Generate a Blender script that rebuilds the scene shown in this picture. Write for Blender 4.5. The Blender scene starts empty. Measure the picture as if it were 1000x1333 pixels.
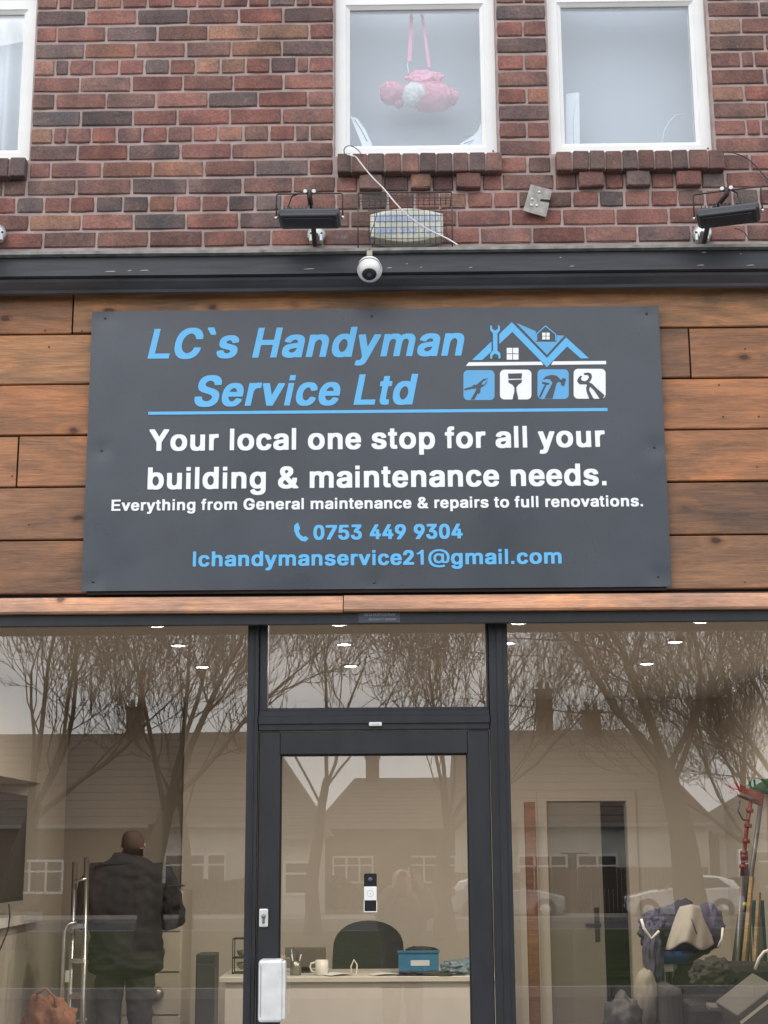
import bpy, bmesh, math, random
import numpy as np
from mathutils import Vector, Matrix
from mathutils.geometry import tessellate_polygon
R = math.radians
sc = bpy.context.scene
COL = sc.collection

# ------------------------------------------------------------------ camera
F_PX, PITCH, YAW, ROLL = 1953.58, .22213, -.01321, -.00576
CAM = Vector((.11622, -6.11126, 1.75))
fw = Vector((math.sin(YAW) * math.cos(PITCH), math.cos(YAW) * math.cos(PITCH), math.sin(PITCH)))
rt = Vector((math.cos(YAW), -math.sin(YAW), 0)); up = rt.cross(fw)
cr, sr = math.cos(ROLL), math.sin(ROLL)
rt, up = cr * rt + sr * up, -sr * rt + cr * up
cam = bpy.data.cameras.new('camera'); cam.sensor_fit = 'AUTO'; cam.sensor_width = 36
cam.lens = F_PX / 1333 * 36; cam.clip_start = .05; cam.clip_end = 900
co = bpy.data.objects.new('camera', cam); COL.objects.link(co)
m3 = Matrix((rt, up, -fw)).transposed()
co.matrix_world = Matrix.Translation(CAM) @ m3.to_4x4()
sc.camera = co

# ------------------------------------------------------------------ sky, sun, exposure
SUN_EL, SUN_AZ = R(48), R(205)
w = bpy.data.worlds.new('World'); sc.world = w; w.use_nodes = True
nt = w.node_tree; nt.nodes.clear()
N = nt.nodes.new; K = nt.links.new
sky = N('ShaderNodeTexSky'); sky.sky_type = 'NISHITA'; sky.sun_disc = False
sky.sun_elevation = SUN_EL; sky.sun_rotation = SUN_AZ; sky.air_density = 1; sky.dust_density = 3
hs = N('ShaderNodeHueSaturation'); hs.inputs['Saturation'].default_value = .35
K(sky.outputs[0], hs.inputs['Color'])
tc = N('ShaderNodeTexCoord'); mp = N('ShaderNodeMapping'); mp.inputs['Scale'].default_value = (1, 1, 2.6)
nz = N('ShaderNodeTexNoise'); nz.inputs['Scale'].default_value = 2.2; nz.inputs['Detail'].default_value = 7
K(tc.outputs['Generated'], mp.inputs[0]); K(mp.outputs[0], nz.inputs['Vector'])
cl = N('ShaderNodeValToRGB'); cl.color_ramp.elements[0].position = .3; cl.color_ramp.elements[1].position = .72
cl.color_ramp.elements[0].color = (9.4, 9.9, 10.9, 1); cl.color_ramp.elements[1].color = (13.2, 13.6, 14.2, 1)
K(nz.outputs[0], cl.inputs[0])
mx = N('ShaderNodeMixRGB'); mx.inputs[0].default_value = .82
K(hs.outputs[0], mx.inputs[1]); K(cl.outputs[0], mx.inputs[2])
bg = N('ShaderNodeBackground'); bg.inputs['Strength'].default_value = .15
K(mx.outputs[0], bg.inputs[0]); wo = N('ShaderNodeOutputWorld'); K(bg.outputs[0], wo.inputs[0])
sl = bpy.data.lights.new('sun', 'SUN'); sl.energy = .5; sl.angle = R(40); sl.color = (1, .97, .93)
so = bpy.data.objects.new('sun', sl); COL.objects.link(so)
sd = Vector((math.sin(SUN_AZ) * math.cos(SUN_EL), math.cos(SUN_AZ) * math.cos(SUN_EL), math.sin(SUN_EL)))
so.rotation_euler = sd.to_track_quat('Z', 'Y').to_euler()
sc.view_settings.view_transform = 'Standard'; sc.view_settings.look = 'None'
sc.view_settings.gamma = 1; sc.view_settings.exposure = .30; sc.view_settings.use_curve_mapping = False
sc.render.engine = 'CYCLES'
sc.cycles.max_bounces = 10; sc.cycles.transparent_max_bounces = 16; sc.cycles.glossy_bounces = 4
sc.cycles.diffuse_bounces = 4; sc.cycles.caustics_reflective = False; sc.cycles.caustics_refractive = False
sc.cycles.sample_clamp_indirect = 6; sc.cycles.use_denoising = True

# ------------------------------------------------------------------ helpers
def at(u, v, Y):
    """a measured point of the photograph, taken on the vertical plane y = Y"""
    d = fw + rt * ((u - 500) / F_PX) + up * ((666.5 - v) / F_PX)
    t = (Y - CAM.y) / d.y
    return Vector((CAM.x + d.x * t, Y, CAM.z + d.z * t))
def ax(u, v, Y): return at(u, v, Y).x
def az(u, v, Y): return at(u, v, Y).z

def link(name, me, mat=None, parent=None, loc=None, rot=None, color=None):
    o = bpy.data.objects.new(name, me); COL.objects.link(o)
    if mat is not None and me is not None and not me.materials:
        for m in (mat if isinstance(mat, (list, tuple)) else [mat]): me.materials.append(m)
    if parent: o.parent = parent
    if loc is not None: o.location = loc
    if rot is not None: o.rotation_euler = rot
    if color is not None: o.color = (*color, 1)
    return o
def tag(o, label=None, cat=None, group=None, kind=None):
    if label: o['label'] = label
    if cat: o['category'] = cat
    if group: o['group'] = group
    if kind: o['kind'] = kind
    return o
def thing(name, label, cat, loc=(0, 0, 0), rot=(0, 0, 0), group=None):
    o = bpy.data.objects.new(name, None); o.empty_display_size = .1; COL.objects.link(o)
    o.location = loc; o.rotation_euler = rot
    return tag(o, label, cat, group)
def copy_tree(o, parent=None):
    c = o.copy(); COL.objects.link(c); c.parent = parent
    for ch in list(o.children): copy_tree(ch, c)
    return c

class MB:
    """collects shapes for one mesh object"""
    def __init__(s): s.v = []; s.f = []; s.mi = []; s.sm = []
    def add(s, v, f, mi=0, smooth=False):
        n = len(s.v); s.v += [tuple(p) for p in v]; s.f += [tuple(n + i for i in q) for q in f]
        s.mi += [mi] * len(f); s.sm += [smooth] * len(f); return s
    def box(s, a, b, mi=0, bev=0):
        (x0, y0, z0), (x1, y1, z1) = [min(p, q) for p, q in zip(a, b)], [max(p, q) for p, q in zip(a, b)]
        if bev <= 0:
            v = [(x, y, z) for z in (z0, z1) for y in (y0, y1) for x in (x0, x1)]
            return s.add(v, [(0, 2, 3, 1), (4, 5, 7, 6), (0, 1, 5, 4), (2, 6, 7, 3), (0, 4, 6, 2), (1, 3, 7, 5)], mi)
        bm = bmesh.new(); r = bmesh.ops.create_cube(bm, size=1)
        for q in bm.verts: q.co = Vector(((x0 + x1) / 2 + q.co.x * (x1 - x0), (y0 + y1) / 2 + q.co.y * (y1 - y0), (z0 + z1) / 2 + q.co.z * (z1 - z0)))
        bmesh.ops.bevel(bm, geom=bm.edges[:], offset=bev, segments=2 if bev > .004 else 1, affect='EDGES', profile=.5)
        bm.verts.index_update()
        s.add([q.co[:] for q in bm.verts], [[q.index for q in f.verts] for f in bm.faces], mi); bm.free(); return s
    def tube(s, pts, r, k=8, mi=0, cap=True, smooth=True):
        pts = [Vector(p) for p in pts]; rs = r if isinstance(r, (list, tuple)) else [r] * len(pts)
        v = []; f = []; prev = None
        for i, p in enumerate(pts):
            t = (pts[min(i + 1, len(pts) - 1)] - pts[max(i - 1, 0)])
            t = t.normalized() if t.length > 1e-9 else Vector((0, 0, 1))
            if prev is None:
                a = t.cross(Vector((0, 0, 1)) if abs(t.z) < .9 else Vector((1, 0, 0))).normalized()
            else:
                a = (prev - t * prev.dot(t)); a = a.normalized() if a.length > 1e-6 else t.orthogonal().normalized()
            prev = a; b = t.cross(a)
            for j in range(k):
                an = 2 * math.pi * j / k; v.append(p + (a * math.cos(an) + b * math.sin(an)) * rs[i])
        for i in range(len(pts) - 1):
            for j in range(k):
                f.append((i * k + j, i * k + (j + 1) % k, (i + 1) * k + (j + 1) % k, (i + 1) * k + j))
        s.add(v, f, mi, smooth)
        if cap:
            n = len(s.v) - len(v)
            s.f += [tuple(n + j for j in range(k))[::-1], tuple(n + (len(pts) - 1) * k + j for j in range(k))]; s.mi += [mi, mi]; s.sm += [False, False]
        return s
    def lathe(s, prof, c=(0, 0, 0), axis=(0, 0, 1), k=20, mi=0, smooth=True):
        """prof: list of (radius, height along axis)"""
        ax_ = Vector(axis).normalized(); a = ax_.orthogonal().normalized(); b = ax_.cross(a); c = Vector(c)
        v = []; f = []
        for r_, h in prof:
            for j in range(k):
                an = 2 * math.pi * j / k; v.append(c + ax_ * h + (a * math.cos(an) + b * math.sin(an)) * r_)
        for i in range(len(prof) - 1):
            for j in range(k): f.append((i * k + j, i * k + (j + 1) % k, (i + 1) * k + (j + 1) % k, (i + 1) * k + j))
        n0 = len(s.v); s.add(v, f, mi, smooth)
        for i, rev in ((0, True), (len(prof) - 1, False)):
            if prof[i][0] > 1e-5:
                q = [n0 + i * k + j for j in range(k)]; s.f.append(tuple(q[::-1] if rev else q)); s.mi.append(mi); s.sm.append(False)
        return s
    def prism(s, poly, y0, y1, mi=0, hole=None):
        """polygon in x-z, extruded from y0 (front) to y1"""
        loops = [poly] + ([hole] if hole else [])
        L = [[Vector((p[0], p[1], 0)) for p in l] for l in loops]
        tris = tessellate_polygon(L); fl = [p for l in loops for p in l]; n = len(fl)
        v = [(p[0], y0, p[1]) for p in fl] + [(p[0], y1, p[1]) for p in fl]
        f = [tuple(t) for t in tris] + [tuple(n + i for i in t[::-1]) for t in tris]; o = 0
        for l in loops:
            for i in range(len(l)): j = (i + 1) % len(l); f.append((o + i, o + j, n + o + j, n + o + i))
            o += len(l)
        return s.add(v, f, mi)
    def extrude_x(s, prof, x0, x1, mi=0, step=0, wob=0):
        """profile [(y,z)] swept along x"""
        xs = [x0, x1] if not step else list(np.linspace(x0, x1, max(2, int((x1 - x0) / step))))
        n = len(prof); v = []
        for x in xs:
            dz = math.sin(x * 2.3) * wob + math.sin(x * 5.1 + 1) * wob * .5
            v += [(x, p[0], p[1] + dz) for p in prof]
        f = []
        for i in range(len(xs) - 1):
            for j in range(n): f.append((i * n + j, i * n + (j + 1) % n, (i + 1) * n + (j + 1) % n, (i + 1) * n + j))
        f.append(tuple(range(n))[::-1]); f.append(tuple((len(xs) - 1) * n + j for j in range(n)))
        return s.add(v, f, mi)
    def mesh(s, name='m', fix=True):
        me = bpy.data.meshes.new(name); me.from_pydata(s.v, [], s.f); 
        me.polygons.foreach_set('material_index', s.mi); me.polygons.foreach_set('use_smooth', s.sm)
        if fix:
            bm = bmesh.new(); bm.from_mesh(me); bmesh.ops.recalc_face_normals(bm, faces=bm.faces); bm.to_mesh(me); bm.free()
        me.update(); return me
    def build(s, name, mat, parent=None, loc=None, rot=None, color=None, fix=True):
        return link(name, s.mesh(name, fix), mat, parent, loc, rot, color)

def ring(x0, x1, z0, z1, wd, y0, y1, lip=.012, lipd=.012):
    """mitred picture frame: flat face at y0, sloped inner bead running back, closed behind at y1"""
    m = MB()
    def rect(i, y): return [(x0 + i, y, z0 + i), (x1 - i, y, z0 + i), (x1 - i, y, z1 - i), (x0 + i, y, z1 - i)]
    loops = [rect(0, y1), rect(0, y0 + .003), rect(.003, y0), rect(wd - lip - .003, y0), rect(wd - lip, y0 + .004), rect(wd, y0 + lipd), rect(wd, y1)]
    v = [p for l in loops for p in l]; f = []
    for a in range(len(loops)):
        b = (a + 1) % len(loops)
        for i in range(4): j = (i + 1) % 4; f.append((a * 4 + i, a * 4 + j, b * 4 + j, b * 4 + i))
    return m.add(v, f)

# ------------------------------------------------------------------ materials
MC = {}
def M(name, col, rough=.5, metal=0, noise=.12, nscale=8, bump=.0, spec=.5, emit=0, coat=0, stretch=(1, 1, 1), objcol=False):
    if name in MC: return MC[name]
    m = bpy.data.materials.new(name); m.use_nodes = True; n = m.node_tree; p = n.nodes['Principled BSDF']
    p.inputs['Roughness'].default_value = rough; p.inputs['Metallic'].default_value = metal
    p.inputs['Specular IOR Level'].default_value = spec; p.inputs['Coat Weight'].default_value = coat
    t = n.nodes.new('ShaderNodeTexCoord'); mp = n.nodes.new('ShaderNodeMapping'); mp.inputs['Scale'].default_value = stretch
    z = n.nodes.new('ShaderNodeTexNoise'); z.inputs['Scale'].default_value = nscale; z.inputs['Detail'].default_value = 6
    n.links.new(t.outputs['Object'], mp.inputs[0]); n.links.new(mp.outputs[0], z.inputs['Vector'])
    r = n.nodes.new('ShaderNodeMapRange'); r.inputs['From Min'].default_value = .25; r.inputs['From Max'].default_value = .75
    r.inputs['To Min'].default_value = 1 - noise; r.inputs['To Max'].default_value = 1 + noise
    n.links.new(z.outputs[0], r.inputs['Value'])
    mu = n.nodes.new('ShaderNodeVectorMath'); mu.operation = 'SCALE'
    if objcol:
        oi = n.nodes.new('ShaderNodeObjectInfo'); n.links.new(oi.outputs['Color'], mu.inputs[0])
    else: mu.inputs[0].default_value = col
    n.links.new(r.outputs[0], mu.inputs['Scale']); n.links.new(mu.outputs[0], p.inputs['Base Color'])
    if emit:
        p.inputs['Emission Color'].default_value = (*col, 1); p.inputs['Emission Strength'].default_value = emit
    if bump:
        b = n.nodes.new('ShaderNodeBump'); b.inputs['Strength'].default_value = 1; b.inputs['Distance'].default_value = bump
        n.links.new(z.outputs[0], b.inputs['Height']); n.links.new(b.outputs[0], p.inputs['Normal'])
    MC[name] = m; return m

def glass_mat(name, r0, tint=(1, 1, 1), wob=.0, rc=(1, 1, 1)):
    """window glass: a clear sheet that reflects r0 head-on and more at a slant"""
    m = bpy.data.materials.new(name); m.use_nodes = True; n = m.node_tree; n.nodes.clear()
    o = n.nodes.new('ShaderNodeOutputMaterial'); mix = n.nodes.new('ShaderNodeMixShader')
    tr = n.nodes.new('ShaderNodeBsdfTransparent'); tr.inputs[0].default_value = (*tint, 1)
    g = n.nodes.new('ShaderNodeBsdfGlossy'); g.inputs['Roughness'].default_value = 0; g.inputs['Color'].default_value = (*rc, 1)
    lw = n.nodes.new('ShaderNodeLayerWeight'); lw.inputs[0].default_value = .5
    pw = n.nodes.new('ShaderNodeMath'); pw.operation = 'POWER'; pw.inputs[1].default_value = 5
    ma = n.nodes.new('ShaderNodeMath'); ma.operation = 'MULTIPLY_ADD'; ma.inputs[1].default_value = 1 - r0; ma.inputs[2].default_value = r0
    n.links.new(lw.outputs['Facing'], pw.inputs[0]); n.links.new(pw.outputs[0], ma.inputs[0]); n.links.new(ma.outputs[0], mix.inputs[0])
    n.links.new(tr.outputs[0], mix.inputs[1]); n.links.new(g.outputs[0], mix.inputs[2]); n.links.new(mix.outputs[0], o.inputs[0])
    if wob:
        t = n.nodes.new('ShaderNodeTexCoord'); z = n.nodes.new('ShaderNodeTexNoise'); z.inputs['Scale'].default_value = .9; z.inputs['Detail'].default_value = 1
        b = n.nodes.new('ShaderNodeBump'); b.inputs['Strength'].default_value = 1; b.inputs['Distance'].default_value = wob
        n.links.new(t.outputs['Object'], z.inputs['Vector']); n.links.new(z.outputs[0], b.inputs['Height']); n.links.new(b.outputs[0], g.inputs['Normal'])
    return m
GLASS = glass_mat('shop_glass', .090, (.98, .968, .945), .0004, (1, .975, .93))
GLASS_UP = glass_mat('window_glass', .10, (.96, .98, 1.0), 0, (.97, 1, 1))
GLASS_CAR = M('car_glass', (.05, .055, .06), .06, noise=0)

def brick_mat():
    m = bpy.data.materials.new('brick_clay'); m.use_nodes = True; n = m.node_tree; p = n.nodes['Principled BSDF']; L = n.links.new; A = n.nodes.new
    p.inputs['Roughness'].default_value = .9; p.inputs['Specular IOR Level'].default_value = .25
    oi = A('ShaderNodeObjectInfo'); t = A('ShaderNodeTexCoord')
    ad = A('ShaderNodeVectorMath'); ad.operation = 'ADD'; sc_ = A('ShaderNodeVectorMath'); sc_.operation = 'SCALE'; sc_.inputs[0].default_value = (37, 53, 71)
    L(oi.outputs['Random'], sc_.inputs['Scale']); L(t.outputs['Object'], ad.inputs[0]); L(sc_.outputs[0], ad.inputs[1])
    z1 = A('ShaderNodeTexNoise'); z1.inputs['Scale'].default_value = 9; z1.inputs['Detail'].default_value = 4; L(ad.outputs[0], z1.inputs['Vector'])
    z2 = A('ShaderNodeTexNoise'); z2.inputs['Scale'].default_value = 90; z2.inputs['Detail'].default_value = 5; z2.inputs['Roughness'].default_value = .7; L(ad.outputs[0], z2.inputs['Vector'])
    r1 = A('ShaderNodeValToRGB'); e = r1.color_ramp.elements; e[0].position = .3; e[0].color = (.66, .74, .84, 1); e[1].position = .7; e[1].color = (1.25, 1.15, 1.1, 1)
    L(z1.outputs[0], r1.inputs[0])
    r2 = A('ShaderNodeMapRange'); r2.inputs['From Min'].default_value = .3; r2.inputs['From Max'].default_value = .7; r2.inputs['To Min'].default_value = .72; r2.inputs['To Max'].default_value = 1.28; L(z2.outputs[0], r2.inputs['Value'])
    m1 = A('ShaderNodeMixRGB'); m1.blend_type = 'MULTIPLY'; m1.inputs[0].default_value = 1; L(oi.outputs['Color'], m1.inputs[1]); L(r1.outputs[0], m1.inputs[2])
    m2 = A('ShaderNodeVectorMath'); m2.operation = 'SCALE'; L(m1.outputs[0], m2.inputs[0]); L(r2.outputs[0], m2.inputs['Scale'])
    # pale lime smears and flecks
    z3 = A('ShaderNodeTexNoise'); z3.inputs['Scale'].default_value = 26; z3.inputs['Detail'].default_value = 8; z3.inputs['Roughness'].default_value = .75; L(ad.outputs[0], z3.inputs['Vector'])
    r3 = A('ShaderNodeMapRange'); r3.inputs['From Min'].default_value = .57; r3.inputs['From Max'].default_value = .75; r3.inputs['To Max'].default_value = .45; L(z3.outputs[0], r3.inputs['Value'])
    m3_ = A('ShaderNodeMixRGB'); m3_.inputs[2].default_value = (.42, .34, .3, 1); L(r3.outputs[0], m3_.inputs[0]); L(m2.outputs[0], m3_.inputs[1])
    ge = A('ShaderNodeNewGeometry'); mpw = A('ShaderNodeMapping'); mpw.inputs['Scale'].default_value = (3.4, 1, 1.1); L(ge.outputs['Position'], mpw.inputs[0])
    zw = A('ShaderNodeTexNoise'); zw.inputs['Scale'].default_value = 1.3; zw.inputs['Detail'].default_value = 6; zw.inputs['Roughness'].default_value = .65; L(mpw.outputs[0], zw.inputs['Vector'])
    rw = A('ShaderNodeMapRange'); rw.inputs['From Min'].default_value = .32; rw.inputs['From Max'].default_value = .62; rw.inputs['To Min'].default_value = .68; rw.inputs['To Max'].default_value = 1.08; L(zw.outputs[0], rw.inputs['Value'])
    mw = A('ShaderNodeVectorMath'); mw.operation = 'SCALE'; L(m3_.outputs[0], mw.inputs[0]); L(rw.outputs[0], mw.inputs['Scale'])
    L(mw.outputs[0], p.inputs['Base Color'])
    b = A('ShaderNodeBump'); b.inputs['Distance'].default_value = .005; b.inputs['Strength'].default_value = .8; L(z2.outputs[0], b.inputs['Height'])
    b2 = A('ShaderNodeBump'); b2.inputs['Distance'].default_value = .008; b2.inputs['Strength'].default_value = .6; L(z1.outputs[0], b2.inputs['Height']); L(b.outputs[0], b2.inputs['Normal']); L(b2.outputs[0], p.inputs['Normal'])
    return m
BRICK = brick_mat()
MORTAR = M('mortar', (.385, .305, .283), .95, noise=.25, nscale=14, bump=.004, spec=.2)

def wood_mat(name, tint=(1, 1, 1), knots=True):
    m = bpy.data.materials.new(name); m.use_nodes = True; n = m.node_tree; p = n.nodes['Principled BSDF']; L = n.links.new; A = n.nodes.new
    p.inputs['Roughness'].default_value = .5; p.inputs['Specular IOR Level'].default_value = .4
    oi = A('ShaderNodeObjectInfo'); t = A('ShaderNodeTexCoord')
    ad = A('ShaderNodeVectorMath'); ad.operation = 'ADD'; s_ = A('ShaderNodeVectorMath'); s_.operation = 'SCALE'; s_.inputs[0].default_value = (31, 17, 41)
    L(oi.outputs['Random'], s_.inputs['Scale']); L(t.outputs['Object'], ad.inputs[0]); L(s_.outputs[0], ad.inputs[1])
    def noise(scale, st, det=5, rough=.6, dist=0):
        mp = A('ShaderNodeMapping'); mp.inputs['Scale'].default_value = st; L(ad.outputs[0], mp.inputs[0])
        z = A('ShaderNodeTexNoise'); z.inputs['Scale'].default_value = scale; z.inputs['Detail'].default_value = det; z.inputs['Roughness'].default_value = rough; z.inputs['Distortion'].default_value = dist
        L(mp.outputs[0], z.inputs['Vector']); return z
    big = noise(2.4, (.7, 1, 2.6), 6, .6, .8); gr = noise(2.5, (1.5, 10, 22), 9, .7, 1.6); fine = noise(9, (3, 20, 55), 5, .7)
    rb = A('ShaderNodeValToRGB'); e = rb.color_ramp.elements; e[0].position = .28; e[0].color = (.5, .56, .64, 1); e[1].position = .7; e[1].color = (1.5, 1.34, 1.15, 1); L(big.outputs[0], rb.inputs[0])
    rg = A('ShaderNodeMapRange'); rg.inputs['From Min'].default_value = .3; rg.inputs['From Max'].default_value = .7; rg.inputs['To Min'].default_value = .62; rg.inputs['To Max'].default_value = 1.34; L(gr.outputs[0], rg.inputs['Value'])
    m1 = A('ShaderNodeMixRGB'); m1.blend_type = 'MULTIPLY'; m1.inputs[0].default_value = 1; L(oi.outputs['Color'], m1.inputs[1]); L(rb.outputs[0], m1.inputs[2])
    m2 = A('ShaderNodeVectorMath'); m2.operation = 'SCALE'; L(m1.outputs[0], m2.inputs[0]); L(rg.outputs[0], m2.inputs['Scale'])
    rf = A('ShaderNodeMapRange'); rf.inputs['From Min'].default_value = .3; rf.inputs['From Max'].default_value = .7; rf.inputs['To Min'].default_value = .84; rf.inputs['To Max'].default_value = 1.16; L(fine.outputs[0], rf.inputs['Value'])
    m3_ = A('ShaderNodeVectorMath'); m3_.operation = 'SCALE'; L(m2.outputs[0], m3_.inputs[0]); L(rf.outputs[0], m3_.inputs['Scale'])
    last = m3_.outputs[0]
    if knots:
        mp = A('ShaderNodeMapping'); mp.inputs['Scale'].default_value = (4.2, 1, 7.5); L(ad.outputs[0], mp.inputs[0])
        wv = A('ShaderNodeMixRGB'); wv.blend_type = 'ADD'; wv.inputs[0].default_value = .5; L(mp.outputs[0], wv.inputs[1]); L(big.outputs[1], wv.inputs[2])
        vo = A('ShaderNodeTexVoronoi'); vo.inputs['Scale'].default_value = 1.0; L(wv.outputs[0], vo.inputs['Vector'])
        kr = A('ShaderNodeValToRGB'); e = kr.color_ramp.elements; e[0].position = .07; e[0].color = (.25, .2, .18, 1); e[1].position = .15; e[1].color = (1, 1, 1, 1)
        q = kr.color_ramp.elements.new(.10); q.color = (.8, .62, .5, 1); q = kr.color_ramp.elements.new(.26); q.color = (1.25, 1.15, 1.0, 1); q = kr.color_ramp.elements.new(.36); q.color = (1, 1, 1, 1)
        L(vo.outputs['Distance'], kr.inputs[0])
        mk = A('ShaderNodeMixRGB'); mk.blend_type = 'MULTIPLY'; mk.inputs[0].default_value = .95; L(last, mk.inputs[1]); L(kr.outputs[0], mk.inputs[2]); last = mk.outputs[0]
    L(last, p.inputs['Base Color'])
    b = A('ShaderNodeBump'); b.inputs['Distance'].default_value = .002; b.inputs['Strength'].default_value = .7; L(gr.outputs[0], b.inputs['Height']); L(b.outputs[0], p.inputs['Normal'])
    return m
WOOD = wood_mat('stained_timber'); WOOD2 = wood_mat('sawn_timber')
UPVC = M('white_upvc', (.8, .79, .77), .35, noise=.05, nscale=6)
GREY = M('anthracite_frame', (.016, .0175, .0205), .38, noise=.3, nscale=11, stretch=(1, 1, .4), bump=.0006)
BLACK = M('black_paint', (.03, .033, .04), .4, noise=.3, nscale=7)
CORN = M('painted_cornice', (.025, .027, .033), .42, noise=.5, nscale=9, stretch=(.3, 1, 3), bump=.002)
LEAD = M('weathered_lead', (.2, .2, .19), .75, noise=.45, nscale=20, bump=.003)
WHITE = M('white_paint', (.75, .74, .72), .4, noise=.06)
STEEL = M('dull_metal', (.55, .55, .55), .35, 1, noise=.15, nscale=20)
ALU = M('aluminium', (.6, .6, .6), .3, 1, noise=.15)
# ================================================================== THE STREET
GREEN = M('verge_turf', (.055, .07, .028), .95, noise=.45, nscale=1.3, bump=.03, spec=.1)
ASPH = M('asphalt', (.06, .06, .062), .9, noise=.25, nscale=3, bump=.004)
PAVE = M('concrete_paving', (.26, .25, .235), .85, noise=.18, nscale=4, bump=.002)
PAVE2 = M('kerb_concrete', (.33, .32, .3), .85, noise=.15, nscale=6)
def sheet(name, x0, x1, ys, mat, th=.5):
    """a strip of ground whose height follows (y, z) pairs"""
    m = MB(); prof = [(y, z) for y, z in ys] + [(y, z - th) for y, z in ys[::-1]]
    m.extrude_x(prof, x0, x1); o = m.build(name, mat); o['kind'] = 'structure'; return o
GL = lambda y: 0 if y > -18 else (-.5 if y < -40 else -.5 * (-18 - y) / 22)
sheet('ground', -300, 300, [(30, -.12), (-18, -.12), (-40, -.62), (-400, -.62)], GREEN, 1)
sheet('road', -200, 200, [(-7.4, -.10), (-13.8, -.10)], ASPH, .015)
sheet('far_road', -200, 200, [(-37.5, GL(-37.5) - .10), (-40, -.6), (-46.5, -.6)], ASPH, .015)
sheet('verge', -200, 200, [(-14.0, .02), (-18, .03), (-37.3, GL(-37.3) + .02)], GREEN, .2)
sheet('far_pavement', -200, 200, [(-46.6, -.48), (-49.6, -.46)], PAVE, .15)
MB().box((-30, .5, -.3), (30, -7.2, -.01)).build('pavement', PAVE)['kind'] = 'structure'
pv = bpy.data.objects['pavement']
sl_me = MB().box((-.297, -.297, -.03), (.297, .297, .0), bev=.003).mesh('slab'); sl_me.materials.append(PAVE)
for i in range(-6, 7):
    for j in range(11):
        link('paving_slab', sl_me, None, pv, (i * .602 + (.3 if j % 2 else 0), -.36 - j * .602, .0))
k = MB()
for i in range(-30, 30): k.box((i * .915, -7.36, -.3), (i * .915 + .905, -7.22, .005), bev=.012)
k.build('kerb', PAVE2)['kind'] = 'structure'
k = MB()
for y, z in ((-13.95, .03), (-37.42, GL(-37.4) + .04), (-46.55, -.47)):
    for i in range(-60, 60): k.box((i * .915, y, z - .3), (i * .915 + .905, y + .13, z), bev=0)
k.build('far_kerb', PAVE2)['kind'] = 'structure'
k = MB()
for i in range(-20, 20): k.box((i * 6, -10.65, -.0995), (i * 6 + 3, -10.55, -.094))
k.build('road_marking', M('road_paint', (.7, .7, .68), .8))['kind'] = 'structure'

# ------------------------------------------------------------------ bare trees
BARK = M('bark', (.10, .085, .07), .95, noise=.35, nscale=6, bump=.02, stretch=(1, 1, .3), spec=.15)
TWIG = M('twig_bark', (.09, .07, .058), .95, noise=.2, nscale=3, spec=.1)
def tree_meshes(seed, H, r0, fork, limbs, spread=.9, twiggy=1.0, lean=(0, 0)):
    rnd = random.Random(seed)
    T = MB(); B = MB()
    def grow(p, d, L, r, lvl):
        n = 5 if lvl < 3 else 3
        pts = [p.copy()]; rs = [r]; dd = d.copy()
        for i in range(n):
            wob = .11 if lvl < 2 else .19
            dd = (dd + Vector((rnd.gauss(0, wob), rnd.gauss(0, wob), rnd.gauss(.035, wob * .8)))).normalized()
            p = p + dd * (L / n); pts.append(p.copy()); rs.append(r * (1 - .5 * (i + 1) / n) if lvl < 5 else r * (1 - .7 * (i + 1) / n))
        (T if lvl <= 1 else B).tube(pts, rs, 8 if lvl <= 1 else (5 if lvl < 4 else 3), cap=False)
        if lvl >= 6 or r < .006: return
        nb = {0: limbs, 1: 5, 2: 5, 3: 4, 4: 3, 5: 2}[lvl]
        nb = max(2, int(round(nb * (twiggy if lvl > 2 else 1))))
        for i in range(nb):
            t = 1.0 if i == 0 else rnd.uniform(.3 if lvl else .75, .98)
            idx = min(int(t * n), n - 1); fr = t * n - idx
            q = pts[idx].lerp(pts[idx + 1], fr); qr = rs[idx] * (1 - fr) + rs[idx + 1] * fr
            base = (pts[idx + 1] - pts[idx]).normalized()
            an = (rnd.uniform(.1, .35) if i == 0 else rnd.uniform(.4, .95)) * spread
            phi = rnd.uniform(0, 6.283) if lvl else i * 6.283 / nb + rnd.uniform(-.4, .4)
            o1 = base.orthogonal().normalized(); o2 = base.cross(o1)
            nd = (base * math.cos(an) + (o1 * math.cos(phi) + o2 * math.sin(phi)) * math.sin(an)).normalized()
            if lvl > 1: nd = (nd + Vector((0, 0, .42))).normalized()
            ratio = rnd.uniform(.6, .84) if i == 0 else rnd.uniform(.48, .75)
            grow(q, nd, L * ratio if lvl else H * rnd.uniform(.26, .36), max(.0095, qr * ((.55 if lvl == 0 else .66) if i == 0 else rnd.uniform(.3, .5))), lvl + 1)
    # root flare + trunk
    T.tube([(0, 0, -.5), (0, 0, .1), (lean[0] * .2, lean[1] * .2, .6)], [r0 * 1.5, r0 * 1.35, r0], 10, cap=False)
    grow(Vector((lean[0] * .2, lean[1] * .2, .6)), Vector((lean[0], lean[1], fork)).normalized(), fork, r0, 0)
    a = T.mesh('trunk', False); b = B.mesh('crown', False)
    a.materials.append(BARK); b.materials.append(TWIG); return a, b
TR = [tree_meshes(3, 12, .27, 2.6, 5), tree_meshes(11, 12, .33, 3.0, 5, 1.0), tree_meshes(27, 11, .23, 2.2, 5, .8), tree_meshes(41, 12, .2, 3.4, 4, .8)]
YMIR = .27      # twice the depth of the shop glass
def virt(u, d):
    """x of something seen mirrored in the shop glass at column u, d metres along the view; and its real y"""
    return CAM.x + (u - 528) / F_PX * d, YMIR - (CAM.y + d)
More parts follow.
